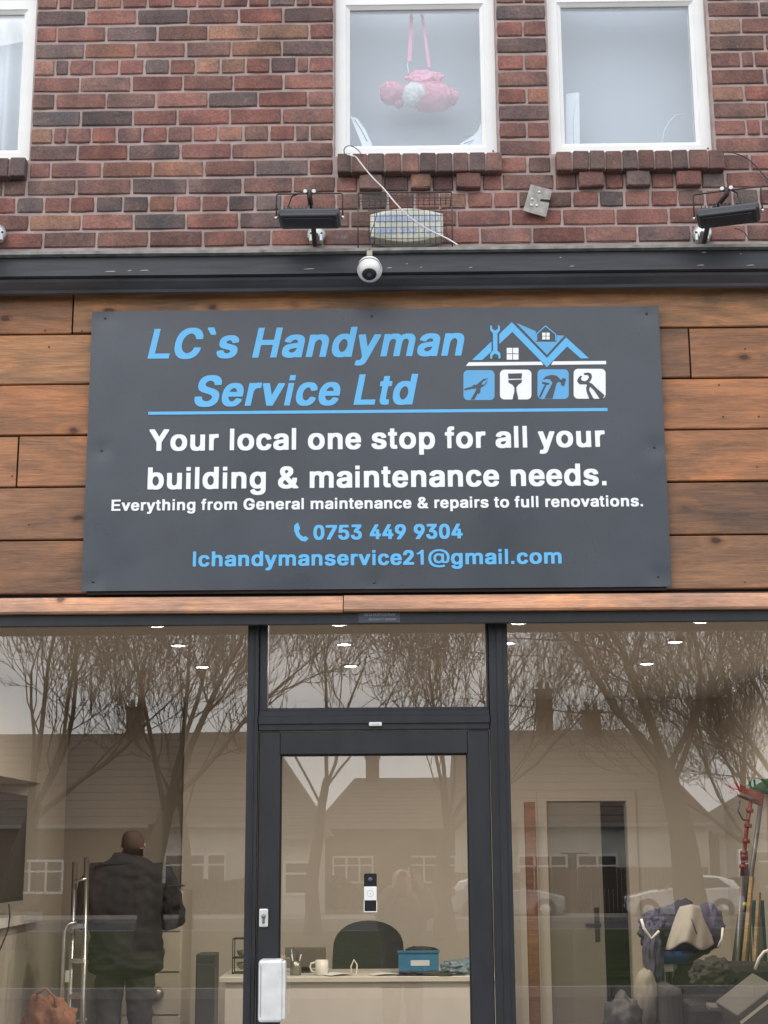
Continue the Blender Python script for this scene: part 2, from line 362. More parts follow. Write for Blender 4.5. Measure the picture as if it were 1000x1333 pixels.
spots = [  # column, distance, mesh, turn, scale, label
    (205, 30, 0, .3, 1.0, 'big bare street tree on the verge left of the shop, mirrored in the left pane'),
    (30, 31, 2, 4.0, 1.05, 'bare multi-limbed tree mirrored at the far left of the left pane'),
    (888, 29, 1, .9, 1.0, 'thick-trunked bare tree mirrored in front of the white hatchback'),
    (1060, 31, 0, 3.3, .9, 'bare tree just beyond the right edge of the right pane reflection'),
    (410, 40, 3, 1.2, 1.0, 'slim bare tree mirrored at the left of the glass over the door'),
    (575, 36, 2, 5.0, 1.0, 'bushy bare tree mirrored at the right of the glass over the door'),
    (250, 47, 3, 5.0, .95, 'bare tree further back, mirrored right of centre in the left pane'),
    (970, 45, 2, 1.7, .95, 'bare tree further back, mirrored at the right of the right pane'),
    (800, 80, 2, 2.9, 1.1, 'bare tree rising behind the roof of the right bungalow'),
    (960, 78, 1, 2.9, 1.1, 'bare tree behind the far right bungalow across the road'),
]
for u, d, k_, rz, s_, lb in spots:
    x, y = virt(u, d)
    t = thing('bare_tree', lb, 'tree', (x, y, GL(y) if y > -46 else -.5), (0, 0, rz), 'bare trees along the road'); t.scale = (s_,) * 3
    link('trunk', TR[k_][0], None, t); c_ = link('crown', TR[k_][1], None, t)

# ------------------------------------------------------------------ bungalows across the road
REND = M('white_render', (.62, .6, .56), .9, noise=.12, nscale=2, bump=.003)
BROWNB = M('brown_brick', (.13, .085, .065), .9, noise=.25, nscale=9)
ROOFT = M('brown_roof_tile', (.12, .09, .075), .85, noise=.3, nscale=5, bump=.01)
ROOFG = M('grey_roof_tile', (.11, .10, .095), .85, noise=.3, nscale=5, bump=.01)
def bungalow(label, x0, x1, yf, dep, eave, ridge, wall, roofm, wins, chims, hip=(1, 1), base=-.5, door=None):
    t = thing('bungalow', label, 'house', ((x0 + x1) / 2, yf, base)); ox = (x0 + x1) / 2
    a, b = x0 - ox, x1 - ox; ev = eave - base; rg = ridge - base
    MB().box((a, -dep, -.3), (b, 0, ev)).build('wall', wall, t)
    h = dep / 2; m = MB(); ov = .35
    rx0, rx1 = a + (hip[0] * h if hip[0] else -.2), b - (hip[1] * h if hip[1] else -.2)
    v = [(a - ov, ov, ev - .12), (b + ov, ov, ev - .12), (b + ov, -dep - ov, ev - .12), (a - ov, -dep - ov, ev - .12), (rx0, -h, rg), (rx1, -h, rg)]
    m.add(v, [(0, 1, 5, 4), (2, 3, 4, 5), (1, 2, 5), (3, 0, 4), (3, 2, 1, 0)])
    # tile courses standing proud on the slope that faces the road
    for i in range(1, 12):
        f0 = i / 12; y = ov + (-h - ov) * f0; z = ev - .12 + (rg - ev + .12) * f0
        xa = a - ov + (rx0 - a + ov) * f0; xb = b + ov + (rx1 - b - ov) * f0
        m.box((xa + .05, y - .04, z - .02), (xb - .05, y + .015, z + .012))
    ro = m.build('roof', roofm, t)
    MB().box((a - ov, ov, ev - .24), (b + ov, ov + .1, ev - .1)).build('gutter', M('grey_gutter', (.3, .29, .27), .6), t)
    for cx_, hh in chims:
        c = MB(); c.box((cx_ - ox - .35, -h - .3, rg - 1.0), (cx_ - ox + .35, -h + .35, rg + hh)).box((cx_ - ox - .42, -h - .37, rg + hh), (cx_ - ox + .42, -h + .42, rg + hh + .12))
        for q in (-.16, .16): c.tube([(cx_ - ox + q, -h, rg + hh + .1), (cx_ - ox + q, -h, rg + hh + .45)], .1, 8)
        c.build('chimney', BROWNB, ro)
    for wx, ww, wz0, wz1 in wins:
        wx -= ox; z0 = wz0 - base; z1 = wz1 - base
        fr = ring(wx - ww / 2, wx + ww / 2, z0, z1, .1, 0, 0, 0.02, .02)
        fr = MB(); fr.box((wx - ww / 2, .0, z0), (wx + ww / 2, .06, z0 + .09)).box((wx - ww / 2, .0, z1 - .09), (wx + ww / 2, .06, z1))
        n = max(1, round(ww / .75))
        for i in range(n + 1):
            xx = wx - ww / 2 + (ww - .09) * i / n; fr.box((xx, .002, z0 + .02), (xx + .09, .065, z1 - .02))
        fr.box((wx - ww / 2 + .05, .004, z1 - .48), (wx + ww / 2 - .05, .062, z1 - .41))
        f = fr.build('window', UPVC, t)
        MB().box((wx - ww / 2 + .05, .01, z0 + .05), (wx + ww / 2 - .05, .03, z1 - .05)).build('pane', GLASS_CAR, f)
    if door:
        dx = door - ox
        MB().box((dx - .55, .0, 0), (dx + .55, .05, 2.15)).build('door', M('dark_door', (.06, .05, .05), .5), t)
    return t
vx = lambda u, d: CAM.x + (u - 528) / F_PX * d
D = 60.; YF = YMIR - (CAM.y + D)
hz = lambda v, d: CAM.z + (1108 - v) / F_PX * d
bungalow('white rendered bungalow mirrored in the right half of the left pane', vx(212, D), vx(405, D), YF, 9.5, hz(1070, D), hz(957, D + 4.7), REND, ROOFT,
         [(vx(236, D), 1.0, .2, 1.7), (vx(261, D), 1.0, .2, 1.7), (vx(286, D), .9, .2, 1.7)], [], (0, .45))
bungalow('brown brick bungalow mirrored behind the man in dark clothes', vx(-260, D), vx(210, D), YF, 9.5, hz(1070, D), hz(957.5, D + 4.7), BROWNB, ROOFT,
         [(vx(60, D), 2, .2, 1.5), (vx(-60, D), 2, .2, 1.5)], [(vx(150, D), 1.0)], (0, 0), door=vx(165, D))
bungalow('small white gabled cottage mirrored at the left of the door glass', vx(352, D - 4), vx(418, D - 4), YF + 4, 3.9, hz(1085, D - 4), hz(1038, D - 2), REND, ROOFG,
         [(vx(392, D - 4), 1.1, .2, 1.4)], [], (0, .3))
bungalow('brown brick house mirrored behind the middle of the door glass', vx(418, 76), vx(668, 76), YMIR - (CAM.y + 76), 9, hz(1075, 76), hz(1016, 80), BROWNB, ROOFT,
         [(vx(560, 76), 2.4, .2, 1.5), (vx(460, 76), 2, .2, 1.5), (vx(610, 76), 1.2, .2, 1.5)], [(vx(483, 76), 1.0)], (.35, .35), door=vx(585, 76))
bungalow('white rendered bungalow with two chimneys mirrored in the right pane', vx(600, D), vx(912, D), YF, 9.5, hz(1072, D), hz(957, D + 4.7), REND, ROOFT,
         [(vx(700, D), 2.0, .2, 1.6), (vx(770, D), 1.6, .2, 1.6)], [(vx(722, D), 1.6), (vx(788, D), .7)], (0, .5), door=vx(742, D))
bungalow('white bungalow mirrored at the far right of the right pane, grey roof', vx(925, D + 3), vx(1230, D + 3), YF - 3, 9, hz(1082, D + 3), hz(1000, D + 7), REND, ROOFG,
         [(vx(967, D + 3), 1.4, .2, 1.7), (vx(1090, D + 3), 2.2, .2, 1.6)], [(vx(1080, D), 1.0)], (1, 1))
FENC = M('fence_boards', (.11, .085, .065), .9, noise=.25, nscale=5)
def fence(u0, u1, d, h, label):
    xa, xb = vx(u0, d), vx(u1, d); t = thing('board_fence', label, 'fence', (xa, YMIR - (CAM.y + d), -.5))
    n = max(2, int((xb - xa) / .16)); me = MB().box((0, 0, 0), (.145, .02, h)).mesh('fence_board'); me.materials.append(FENC)
    for i in range(n): link('fence_board', me, None, t, (i * .16, 0, 0))
    p = MB()
    for i in range(int((xb - xa) / 1.8) + 1): p.box((i * 1.8, -.1, 0), (i * 1.8 + .1, -.002, h + .05))
    p.build('post', FENC, t)
fence(690, 912, 57, 1.62, 'brown board fence mirrored behind the white hatchback')
fence(560, 686, 58, 1.45, 'brown board fence mirrored behind the pale estate car')
HEDGE = M('hedge_leaf', (.05, .06, .03), .9, noise=.4, nscale=7, spec=.1)
def hedge(u0, u1, d, h, label, seed):
    rnd = random.Random(seed); xa, xb = vx(u0, d), vx(u1, d); m = MB()
    for i in range(2600):
        x = rnd.uniform(xa, xb); y = rnd.gauss(0, .3); z = rnd.uniform(0, h + .15 * math.sin(x * 1.7) + .1 * math.sin(x * 4.1)); s_ = rnd.uniform(.05, .12)
        a = Vector((rnd.gauss(0, 1), rnd.gauss(0, 1), rnd.gauss(0, 1))).normalized(); b = a.orthogonal().normalized()
        p = Vector((x, y, z)); m.add([p - a * s_, p + b * s_, p + a * s_, p - b * s_], [(0, 1, 2, 3)])
    o = m.build('garden_hedge', HEDGE, None, (0, YMIR - (CAM.y + d), -.5), fix=False); tag(o, label, 'hedge')
hedge(215, 330, 57, 1.1, 'clipped low garden hedge mirrored under the left bungalow windows', 5)
hedge(420, 545, 62, 1.0, 'low garden hedge mirrored behind the middle of the door glass', 6)
hedge(905, 1010, 58, 1.0, 'low garden hedge mirrored at the far right of the right pane', 7)

# ------------------------------------------------------------------ cars
def make_car(label, paint, loc, rz, flip=1):
    t = thing('parked_car', label, 'car', loc, (0, 0, rz), 'cars parked across the road')
    # stations along the length: x, sill, belt, roof, half width at belt, half width at roof
    st = [(-2.0, .35, .62, .66, .62, .58), (-1.9, .25, .74, .8, .78, .72), (-1.2, .2, .93, .97, .84, .76), (-.85, .2, .96, 1.02, .85, .72), (-.15, .2, .98, 1.44, .86, .62), (.5, .2, 1.0, 1.5, .86, .62),
          (1.2, .2, 1.02, 1.45, .85, .6), (1.72, .25, 1.04, 1.3, .82, .58), (1.93, .3, .98, 1.05, .78, .66), (2.0, .38, .7, .74, .7, .64)]
    m = MB(); v = []; n = 10
    for x, s_, be, ro, wb, wr in st:
        half = [(wb * .92, s_), (wb, s_ + .18), (wb, be), (wr + .02, ro - .05), (wr * .8, ro)]
        v += [(x, -y, z) for y, z in half] + [(x, y, z) for y, z in half[::-1]]
    f = []
    for i in range(len(st) - 1):
        for j in range(n): f.append((i * n + j, i * n + (j + 1) % n, (i + 1) * n + (j + 1) % n, (i + 1) * n + j))
    f += [tuple(range(n)), tuple((len(st) - 1) * n + j for j in range(n))]
    m.add(v, f, smooth=False); body = m.build('body', paint, t)
    bv = body.modifiers.new('b', 'BEVEL'); bv.width = .04; bv.segments = 2
    for sd_ in (-1, 1):
        for xs in ([(-.78, 1.04), (-.18, 1.38), (.42, 1.43), (.42, 1.04)], [(.5, 1.04), (.5, 1.43), (1.15, 1.39), (1.55, 1.1)]):
            vv = []
            for x, z in xs:
                wr = .86 - (z - .98) / .46 * .235; vv += [(x, sd_ * (wr + .012), z)]
            for x, z in xs:
                wr = .86 - (z - .98) / .46 * .235; vv += [(x, sd_ * (wr - .02), z)]
            MB().add(vv, [(0, 1, 2, 3), (7, 6, 5, 4), (0, 4, 5, 1), (1, 5, 6, 2), (2, 6, 7, 3), (3, 7, 4, 0)]).build('side_window', GLASS_CAR, t)
        MB().box((-.62, sd_ * .86, .95), (-.45, sd_ * 1.02, 1.08), bev=.03).build('wing_mirror', paint, t)
        MB().box((-1.99, sd_ * .45, .62), (-1.72, sd_ * .8, .78), bev=.04).build('headlight', M('headlamp_lens', (.6, .6, .62), .15), t)
        MB().box((1.86, sd_ * .62, .8), (1.98, sd_ * .84, 1.08), bev=.03).build('tail_light', M('red_lens', (.35, .02, .02), .3), t)
        for x in (-1.28, 1.25):
            w_ = MB().lathe([(.2, -.09), (.31, -.1), (.33, -.06), (.33, .06), (.31, .1), (.2, .09)], (x, sd_ * .78, .33), (0, 1, 0), 20).build('wheel', M('tyre', (.02, .02, .02), .8), t)
            MB().lathe([(.0, .112 * sd_), (.19, .106 * sd_), (.21, .09 * sd_), (.21, .02 * sd_)], (x, sd_ * .78, .33), (0, 1, 0), 14).build('rim', ALU, w_)
            MB().lathe([(.36, .0), (.39, .02), (.39, .1)], (x, sd_ * .78, .34), (0, sd_, 0), 20).build('wheel_arch', BLACK, t)
    vv = [(-.88, -.7, 1.02), (-.88, .7, 1.02), (-.2, .56, 1.42), (-.2, -.56, 1.42)]; vv += [(x - .03, y, z + .03) for x, y, z in vv]
    MB().add(vv, [(0, 1, 2, 3), (4, 7, 6, 5), (0, 4, 5, 1), (1, 5, 6, 2), (2, 6, 7, 3), (3, 7, 4, 0)]).build('windscreen', GLASS_CAR, t)
    MB().box((-2.03, -.45, .38), (-1.93, .45, .55), bev=.02).build('grille', BLACK, t)
    MB().box((-2.04, -.26, .42), (-2.032, .26, .52)).build('number_plate', WHITE, t)
    return t
PW = M('white_car_paint', (.88, .88, .88), .2, coat=.6, noise=.02); PS = M('silver_car_paint', (.5, .51, .52), .25, .3, coat=.5, noise=.02)
cx_ = vx(876, 54); make_car('white hatchback mirrored behind the thick tree trunk, right pane', PW, (cx_, YMIR - (CAM.y + 54), -.6), R(4))
cx_ = vx(655, 55); make_car('pale estate car mirrored across the right mullion of the door', PS, (cx_, YMIR - (CAM.y + 55), -.6), R(182))

GLYPHS = r"""
a556:166,-8,209,-13,275,-14,323,-9,365,5,377,-2,389,-3,509,-3,521,-1,526,4,527,358,523,406,517,430,509,451,496,472,474,496,455,511,425,526,401,534,371,541,329,545,269,546,233,544,197,538,167,530,137,517,107,499,82,478,59,448,45,418,44,388,44,382,49,376,137,351,191,352,197,354,210,376,234,400,263,416,293,423,317,418,341,404,355,388,365,364,365,358,360,352,341,345,209,328,167,320,131,310,101,297,77,282,59,265,44,244,32,208,29,154,33,112,45,76,65,47,93,22,127,4;245,112,217,124,198,142,191,160,200,178,221,195,245,205,275,212,323,218,359,223,365,222,367,220,363,190,347,157,327,136,299,119,263,109
b611:255,-8,283,-13,319,-14,367,-13,403,-9,433,0,457,11,483,28,505,47,524,70,543,100,557,130,566,160,573,196,577,238,576,322,566,382,556,412,543,442,528,466,508,490,487,510,463,526,439,538,415,546,367,554,277,553,253,548,223,537,217,537,215,712,205,717,169,718,79,718,67,716,63,712,61,10,62,4,67,-1,79,-3,199,-3,211,1,217,7;301,117,283,126,265,140,252,154,237,178,228,202,220,232,216,268,217,292,223,328,231,352,244,376,257,394,277,412,295,422,319,429,331,425,349,418,367,405,385,386,399,364,411,334,416,310,420,280,420,256,415,226,406,196,391,166,379,149,359,130,337,118,319,112
c556:212,-8,250,-13,322,-14,358,-10,394,-1,430,15,457,34,484,61,507,94,517,118,524,142,523,172,520,178,514,180,436,200,382,199,376,194,361,160,342,136,316,119,292,111,268,117,244,132,220,159,206,184,196,214,190,244,189,268,192,298,199,328,211,358,226,381,245,400,262,412,286,421,298,420,316,413,337,400,354,382,365,364,375,340,382,336,394,335,436,336,514,356,518,358,522,364,522,394,515,418,504,442,490,464,473,484,454,501,435,514,412,526,388,535,340,544,274,546,232,543,184,532,154,518,118,493,88,461,69,430,57,406,45,370,38,334,35,298,36,214,41,178,49,148,58,124,73,94,94,64,112,45,130,29,154,14,184,0
d611:207,-8,244,-13,316,-14,364,-6,394,6,406,-2,418,-3,538,-3,544,-2,550,4,550,710,544,716,538,718,412,718,400,715,397,712,395,700,394,536,352,550,298,554,226,552,196,546,172,537,131,514,110,496,94,478,77,454,64,430,46,382,36,322,35,238,42,178,58,124,84,76,115,40,137,22,157,10,178,1;280,116,262,124,244,138,229,154,214,178,197,226,192,262,192,286,197,316,205,346,220,376,232,392,254,412,274,423,292,428,310,425,328,416,349,400,365,382,375,364,385,340,391,316,396,280,395,256,391,226,383,196,368,166,355,148,335,130,316,119,298,113
e556:206,-8,251,-13,335,-13,383,-5,425,11,467,40,498,76,511,100,520,124,520,154,515,161,437,181,377,181,371,178,359,153,340,130,317,115,287,106,251,118,233,129,219,142,198,172,182,214,191,218,521,219,527,225,528,232,527,314,523,352,517,382,504,418,489,448,467,477,448,496,419,516,389,530,359,539,323,545,257,546,215,543,173,532,146,520,119,503,95,481,73,454,58,430,40,388,30,352,25,316,23,268,25,214,30,178,40,142,52,112,66,88,88,58,114,34,143,15,173,1;191,333,185,334,189,346,210,382,233,405,257,419,275,425,293,421,313,412,334,394,355,364,365,333
f333:84,6,88,3,100,0,166,0,208,1,217,6,219,414,226,417,286,417,298,419,303,426,304,438,303,528,298,533,292,535,226,535,220,538,220,564,227,588,232,594,238,597,286,597,299,600,302,606,317,672,318,702,316,710,310,715,286,723,238,727,184,725,162,720,142,711,124,698,112,685,100,666,92,648,84,612,82,538,76,535,22,535,16,533,11,528,10,432,14,420,28,417,76,417,83,414
g611:214,-211,268,-217,334,-217,382,-212,424,-202,460,-186,490,-166,514,-142,535,-109,548,-67,553,-19,552,533,544,538,538,539,418,539,406,535,400,524,370,538,334,545,256,546,214,540,172,526,134,503,103,473,76,433,61,401,47,353,41,299,40,233,46,185,56,143,70,107,93,71,121,41,145,23,178,7,214,-4,250,-9,328,-8,364,-3,401,11,397,-25,382,-56,370,-68,355,-79,340,-87,316,-94,298,-97,286,-95,268,-90,250,-81,231,-67,214,-49,196,-25,190,-23,136,-23,64,-65,61,-73,63,-103,82,-133,103,-157,130,-178,154,-192,184,-203;298,113,275,119,256,129,239,143,223,161,210,185,202,209,193,263,196,293,202,323,210,347,223,371,238,390,258,407,280,418,298,423,316,419,339,407,354,395,370,377,384,353,393,329,399,299,402,263,400,233,394,207,384,179,370,156,352,137,335,125,316,117
h611:67,6,77,1,137,0,209,0,221,6,222,312,225,342,235,372,257,401,281,418,311,429,335,421,359,404,378,378,386,354,389,324,390,6,395,2,407,0,539,2,545,6,546,18,546,306,545,384,536,432,527,456,515,479,501,498,485,514,461,531,437,542,413,549,383,554,323,555,287,554,251,547,227,537,223,540,222,546,222,702,219,714,203,718,89,718,71,716,65,708,65,702
i278:69,0,209,0,209,532,69,532;69,592,209,592,209,718,69,718
k556:71,6,81,1,147,0,213,1,223,6,225,186,231,196,237,195,387,4,393,1,405,0,537,0,555,2,561,6,562,36,559,48,356,306,529,486,545,504,546,534,546,540,542,546,525,549,381,548,375,545,231,398,225,395,225,702,222,714,207,718,147,718,87,718,72,714,69,708,69,696
l278:69,0,209,0,209,718,69,718
m889:65,6,76,0,172,0,202,0,208,1,215,6,216,318,218,342,229,372,244,392,268,410,298,421,322,415,342,402,358,384,368,360,370,6,376,1,382,0,406,0,508,0,514,1,520,6,523,348,531,372,544,391,564,408,592,420,604,421,616,418,646,403,659,390,671,366,674,336,674,90,674,12,676,5,682,1,808,0,820,2,825,6,826,360,824,396,817,432,808,456,789,486,766,508,748,521,718,534,694,541,658,546,598,546,550,539,504,522,466,495,448,513,424,529,394,540,364,545,310,546,280,544,244,535,214,522,210,534,202,537,76,537,68,534,64,522
n611:67,6,77,1,137,0,209,0,221,6,222,306,225,336,236,366,253,390,276,408,305,420,317,420,329,416,353,402,374,378,385,348,389,318,390,6,401,0,467,0,533,0,545,6,546,132,546,342,542,396,534,432,524,456,509,480,486,504,467,518,437,533,413,540,383,545,323,546,287,544,251,537,221,526,215,536,203,539,77,539,67,534,65,522
o611:224,-8,268,-13,358,-12,406,-4,448,13,490,40,520,71,547,112,566,160,576,214,577,298,571,352,553,406,530,448,511,472,490,492,447,520,418,532,388,540,346,545,262,545,208,536,166,520,128,496,94,463,68,424,48,376,36,316,35,232,42,178,60,124,72,100,88,76,124,39,148,22,170,10,196,-1;298,112,278,118,257,130,237,148,223,166,213,184,202,214,196,244,194,268,198,298,206,328,216,352,231,376,250,396,274,412,304,422,316,420,338,412,358,400,377,382,388,367,400,346,411,316,417,286,418,262,414,232,406,202,396,178,381,154,363,136,340,121,315,112
p611:64,-201,74,-206,140,-207,206,-206,216,-201,218,-8,251,-21,284,-27,362,-28,404,-23,440,-11,476,9,504,33,529,63,554,111,569,159,577,213,578,291,571,351,560,393,541,435,517,471,487,501,458,520,422,536,386,544,344,546,284,545,248,538,218,526,210,537,194,539,80,539,68,537,63,531;302,104,284,113,266,127,253,141,238,165,222,213,217,249,217,273,222,309,229,333,239,357,255,381,273,399,292,411,314,419,329,417,350,408,368,395,381,381,397,357,408,333,416,303,420,273,420,249,410,194,398,165,383,141,362,119,338,105,320,99
r389:66,6,76,1,136,0,202,0,213,6,215,324,219,348,226,366,238,384,250,396,274,411,292,416,316,414,358,414,364,415,372,420,373,528,371,540,358,544,280,546,244,543,214,534,202,538,184,539,82,539,66,534,64,516
s556:184,-8,240,-14,312,-13,360,-8,402,3,444,22,476,46,498,73,513,106,519,148,516,202,503,238,479,268,445,292,408,307,252,346,228,359,212,376,211,382,214,388,230,406,252,418,282,425,306,419,326,406,342,388,359,358,366,356,420,356,498,372,506,376,509,382,509,406,506,424,488,460,468,487,444,508,414,525,384,536,348,543,300,546,228,545,186,538,156,529,122,514,90,490,66,462,51,430,46,388,49,334,62,298,86,268,120,245,162,227,294,196,318,188,336,178,351,160,352,154,344,142,324,125,300,114,270,109,240,117,216,131,200,148,186,180,180,185,126,186,42,170,33,166,30,160,30,130,35,112,47,82,67,52,90,31,120,13,150,1
t333:156,0,190,-5,262,-5,298,2,306,6,309,12,309,42,296,114,292,120,286,122,232,122,226,125,221,132,216,150,215,426,216,432,220,433,286,433,297,438,299,450,299,534,298,546,292,553,220,554,215,558,215,642,215,666,212,672,208,674,94,676,76,672,73,660,73,558,64,554,16,552,11,546,10,540,10,450,12,438,22,434,70,433,73,426,73,138,76,102,81,78,94,48,112,25,130,11
u611:199,-8,240,-13,312,-13,348,-8,390,5,396,-5,408,-7,528,-7,543,-2,545,16,543,526,534,531,522,532,408,532,396,531,390,527,388,514,388,220,384,190,372,162,358,142,342,129,323,118,300,111,277,118,258,130,242,148,232,166,225,190,223,214,221,526,210,532,168,532,84,532,72,530,68,526,66,184,68,148,75,112,83,88,95,64,119,34,151,10,174,0
v556:199,6,211,0,241,0,343,0,357,6,541,486,543,522,540,528,535,530,403,532,391,531,382,528,302,312,283,259,277,249,175,528,157,532,31,532,19,530,13,522,14,486
w778:161,6,172,1,184,0,298,0,310,1,316,4,388,244,394,233,461,6,472,1,484,0,598,0,610,1,616,4,768,486,769,522,766,528,748,532,622,532,608,528,557,354,538,288,469,528,454,532,322,532,312,528,309,522,244,295,238,299,171,528,160,532,106,532,28,532,13,528,10,516,11,486
y556:68,-208,106,-213,166,-214,202,-211,226,-205,256,-190,278,-172,298,-147,315,-118,538,487,539,518,538,524,533,530,526,532,400,532,381,530,376,524,295,290,274,235,172,527,166,531,154,532,28,532,16,530,11,524,11,488,188,2,169,-52,160,-67,148,-80,142,-84,136,-84,82,-84,68,-88,49,-160,48,-178,49,-196,52,-202
Y667:255,6,267,0,327,0,399,0,413,6,415,18,416,282,652,672,652,708,650,714,645,716,501,718,483,715,369,526,339,475,333,471,189,711,183,716,165,718,33,718,21,716,16,708,15,678,18,666,252,282,253,18
S667:238,-13,297,-19,393,-17,441,-11,495,4,543,30,579,61,604,95,616,119,623,143,628,173,629,203,627,245,623,269,618,287,605,311,576,347,535,377,489,399,441,415,333,445,289,461,267,473,252,485,240,497,231,515,230,527,237,545,249,562,261,574,279,586,297,594,321,601,339,603,381,592,402,581,417,570,429,557,440,539,450,503,459,498,597,497,609,499,617,503,619,539,611,587,596,623,573,656,544,683,507,706,465,723,417,733,357,737,279,735,225,726,183,712,141,689,118,671,101,653,77,617,64,581,59,557,58,527,61,467,70,437,79,419,91,401,108,383,149,353,201,328,357,283,405,265,427,251,441,239,450,227,456,215,457,203,448,179,435,161,422,149,405,137,381,126,357,119,333,116,285,128,267,136,249,149,237,161,224,179,217,197,213,221,207,229,189,231,63,231,51,230,42,227,39,221,39,191,46,143,63,101,87,65,119,35,153,14,195,-3
C722:291,-13,338,-18,428,-18,482,-9,530,7,572,31,611,65,644,107,665,149,677,185,684,221,683,251,681,257,674,260,542,261,524,259,518,252,509,221,497,197,470,163,446,144,428,134,404,124,380,119,356,123,334,131,295,155,278,170,260,191,236,233,222,269,212,317,209,359,212,401,221,443,236,485,256,521,275,545,296,564,326,583,356,595,380,599,416,590,446,574,480,545,500,515,509,497,518,466,524,459,542,457,674,458,681,461,683,467,684,497,679,527,670,557,657,587,636,623,608,656,578,682,542,705,506,720,470,730,428,736,356,737,302,733,248,720,206,701,163,671,128,636,94,587,74,545,60,503,50,455,45,401,44,365,45,317,50,263,60,215,74,173,94,131,116,97,137,71,163,47,188,28,224,8,260,-6
L611:76,0,583,0,583,122,226,122,226,718,76,718
H722:71,0,221,0,221,300,501,300,501,0,651,0,651,718,501,718,501,424,221,424,221,718,71,718
E667:76,0,621,0,621,122,226,122,226,306,580,306,580,426,226,426,226,596,611,596,611,718,76,718
G778:300,-13,374,-19,434,-18,476,-14,536,2,570,17,590,29,615,47,638,69,660,95,675,119,692,154,702,185,709,221,712,257,713,377,711,383,704,387,380,388,370,383,368,377,368,275,370,263,374,259,386,257,536,257,539,251,536,239,520,203,494,168,464,144,434,129,398,119,380,120,338,134,302,155,284,171,261,197,235,245,219,299,214,335,213,365,220,425,228,455,240,485,257,515,275,539,296,559,318,575,350,590,386,599,418,593,446,581,474,563,500,536,518,509,536,467,542,460,560,457,692,458,704,461,708,473,707,503,695,551,675,593,651,629,623,659,590,685,552,707,506,724,464,733,422,737,338,736,290,730,248,718,200,695,159,665,129,635,104,602,77,551,60,503,50,455,45,401,45,317,50,263,60,215,75,173,95,131,119,95,146,65,176,39,212,17,254,-1
0556:203,-13,254,-19,326,-17,374,-7,404,8,438,35,470,77,492,125,510,185,518,233,522,275,524,383,518,461,510,503,499,545,477,599,459,629,440,653,416,675,398,686,374,698,350,705,302,710,230,708,188,700,153,683,116,653,89,617,63,563,46,503,39,461,34,413,32,305,41,215,57,143,83,83,98,59,116,38,131,23,157,5,182,-7;272,116,254,128,236,146,219,173,209,197,198,233,192,269,186,353,194,437,204,479,215,509,230,536,248,558,272,575,278,578,284,575,303,563,320,545,335,521,348,491,358,455,365,419,370,335,361,251,353,215,342,185,330,161,312,137,289,119,278,114
1556:240,6,255,0,357,0,369,1,375,5,378,12,378,690,377,702,369,709,273,710,261,705,237,671,213,636,147,588,73,564,69,552,69,510,71,498,75,495,111,492,141,493,213,503,231,512,237,513,238,510,238,18
2556:28,6,32,3,44,0,206,0,488,0,500,1,509,6,511,18,511,114,510,120,504,126,488,128,272,128,264,132,386,264,449,342,469,372,484,402,495,438,500,468,500,528,496,558,485,594,464,630,436,660,402,684,362,700,320,708,254,710,212,708,178,702,143,690,116,675,86,651,62,622,44,588,35,558,29,516,29,468,32,463,38,460,164,459,182,462,187,468,190,498,194,516,210,546,236,569,266,580,293,570,317,552,333,528,341,498,338,480,328,456,314,432,297,408,256,360,27,108,26,18
3556:190,-13,231,-18,309,-18,351,-13,387,-3,426,17,456,41,481,71,500,107,508,131,514,161,516,221,510,275,495,317,483,339,469,359,436,389,405,407,363,420,355,425,491,599,491,701,487,707,471,710,69,709,62,707,58,701,57,629,59,587,68,581,261,580,267,579,273,575,160,431,158,419,159,323,162,317,171,314,255,312,279,306,297,299,316,287,334,269,348,245,355,221,357,203,353,185,346,167,334,149,309,127,273,113,243,122,228,131,213,144,195,172,186,209,182,215,171,218,123,218,45,218,32,215,28,209,27,203,27,173,31,143,41,107,59,71,84,41,114,17,150,-1
4556:298,6,303,2,315,0,423,0,441,2,446,6,448,12,448,132,453,136,519,138,525,144,526,150,525,258,513,264,453,265,448,270,447,456,442,462,435,464,321,464,312,468,412,666,411,702,405,708,363,710,273,710,264,708,258,702,31,258,27,246,27,150,28,144,33,138,51,136,285,136,291,135,296,132,296,18;213,267,212,270,291,426,295,420,296,414,296,270,291,265,285,265,219,265
5556:186,-13,243,-19,327,-16,357,-10,381,-2,409,11,427,23,453,46,469,65,495,109,505,137,512,167,516,233,511,293,504,323,495,347,483,371,467,395,451,413,431,431,391,455,345,469,309,473,249,473,213,470,210,473,220,563,223,569,465,569,477,571,483,574,486,587,486,671,485,689,483,693,477,697,465,698,183,698,87,698,76,695,72,689,37,359,37,323,41,317,51,314,129,305,177,305,189,308,209,323,231,334,255,341,267,341,285,334,303,323,327,299,338,281,346,263,354,227,347,191,329,155,303,130,285,119,267,113,237,124,213,144,194,173,187,203,183,210,165,213,57,213,39,212,31,209,28,203,27,173,31,137,40,107,58,71,83,41,113,17,147,-1
7556:71,6,85,0,151,0,223,0,238,6,527,576,528,684,527,690,521,696,499,698,223,698,43,698,31,696,26,690,25,588,27,576,31,573,49,571,336,570,70,48,69,18
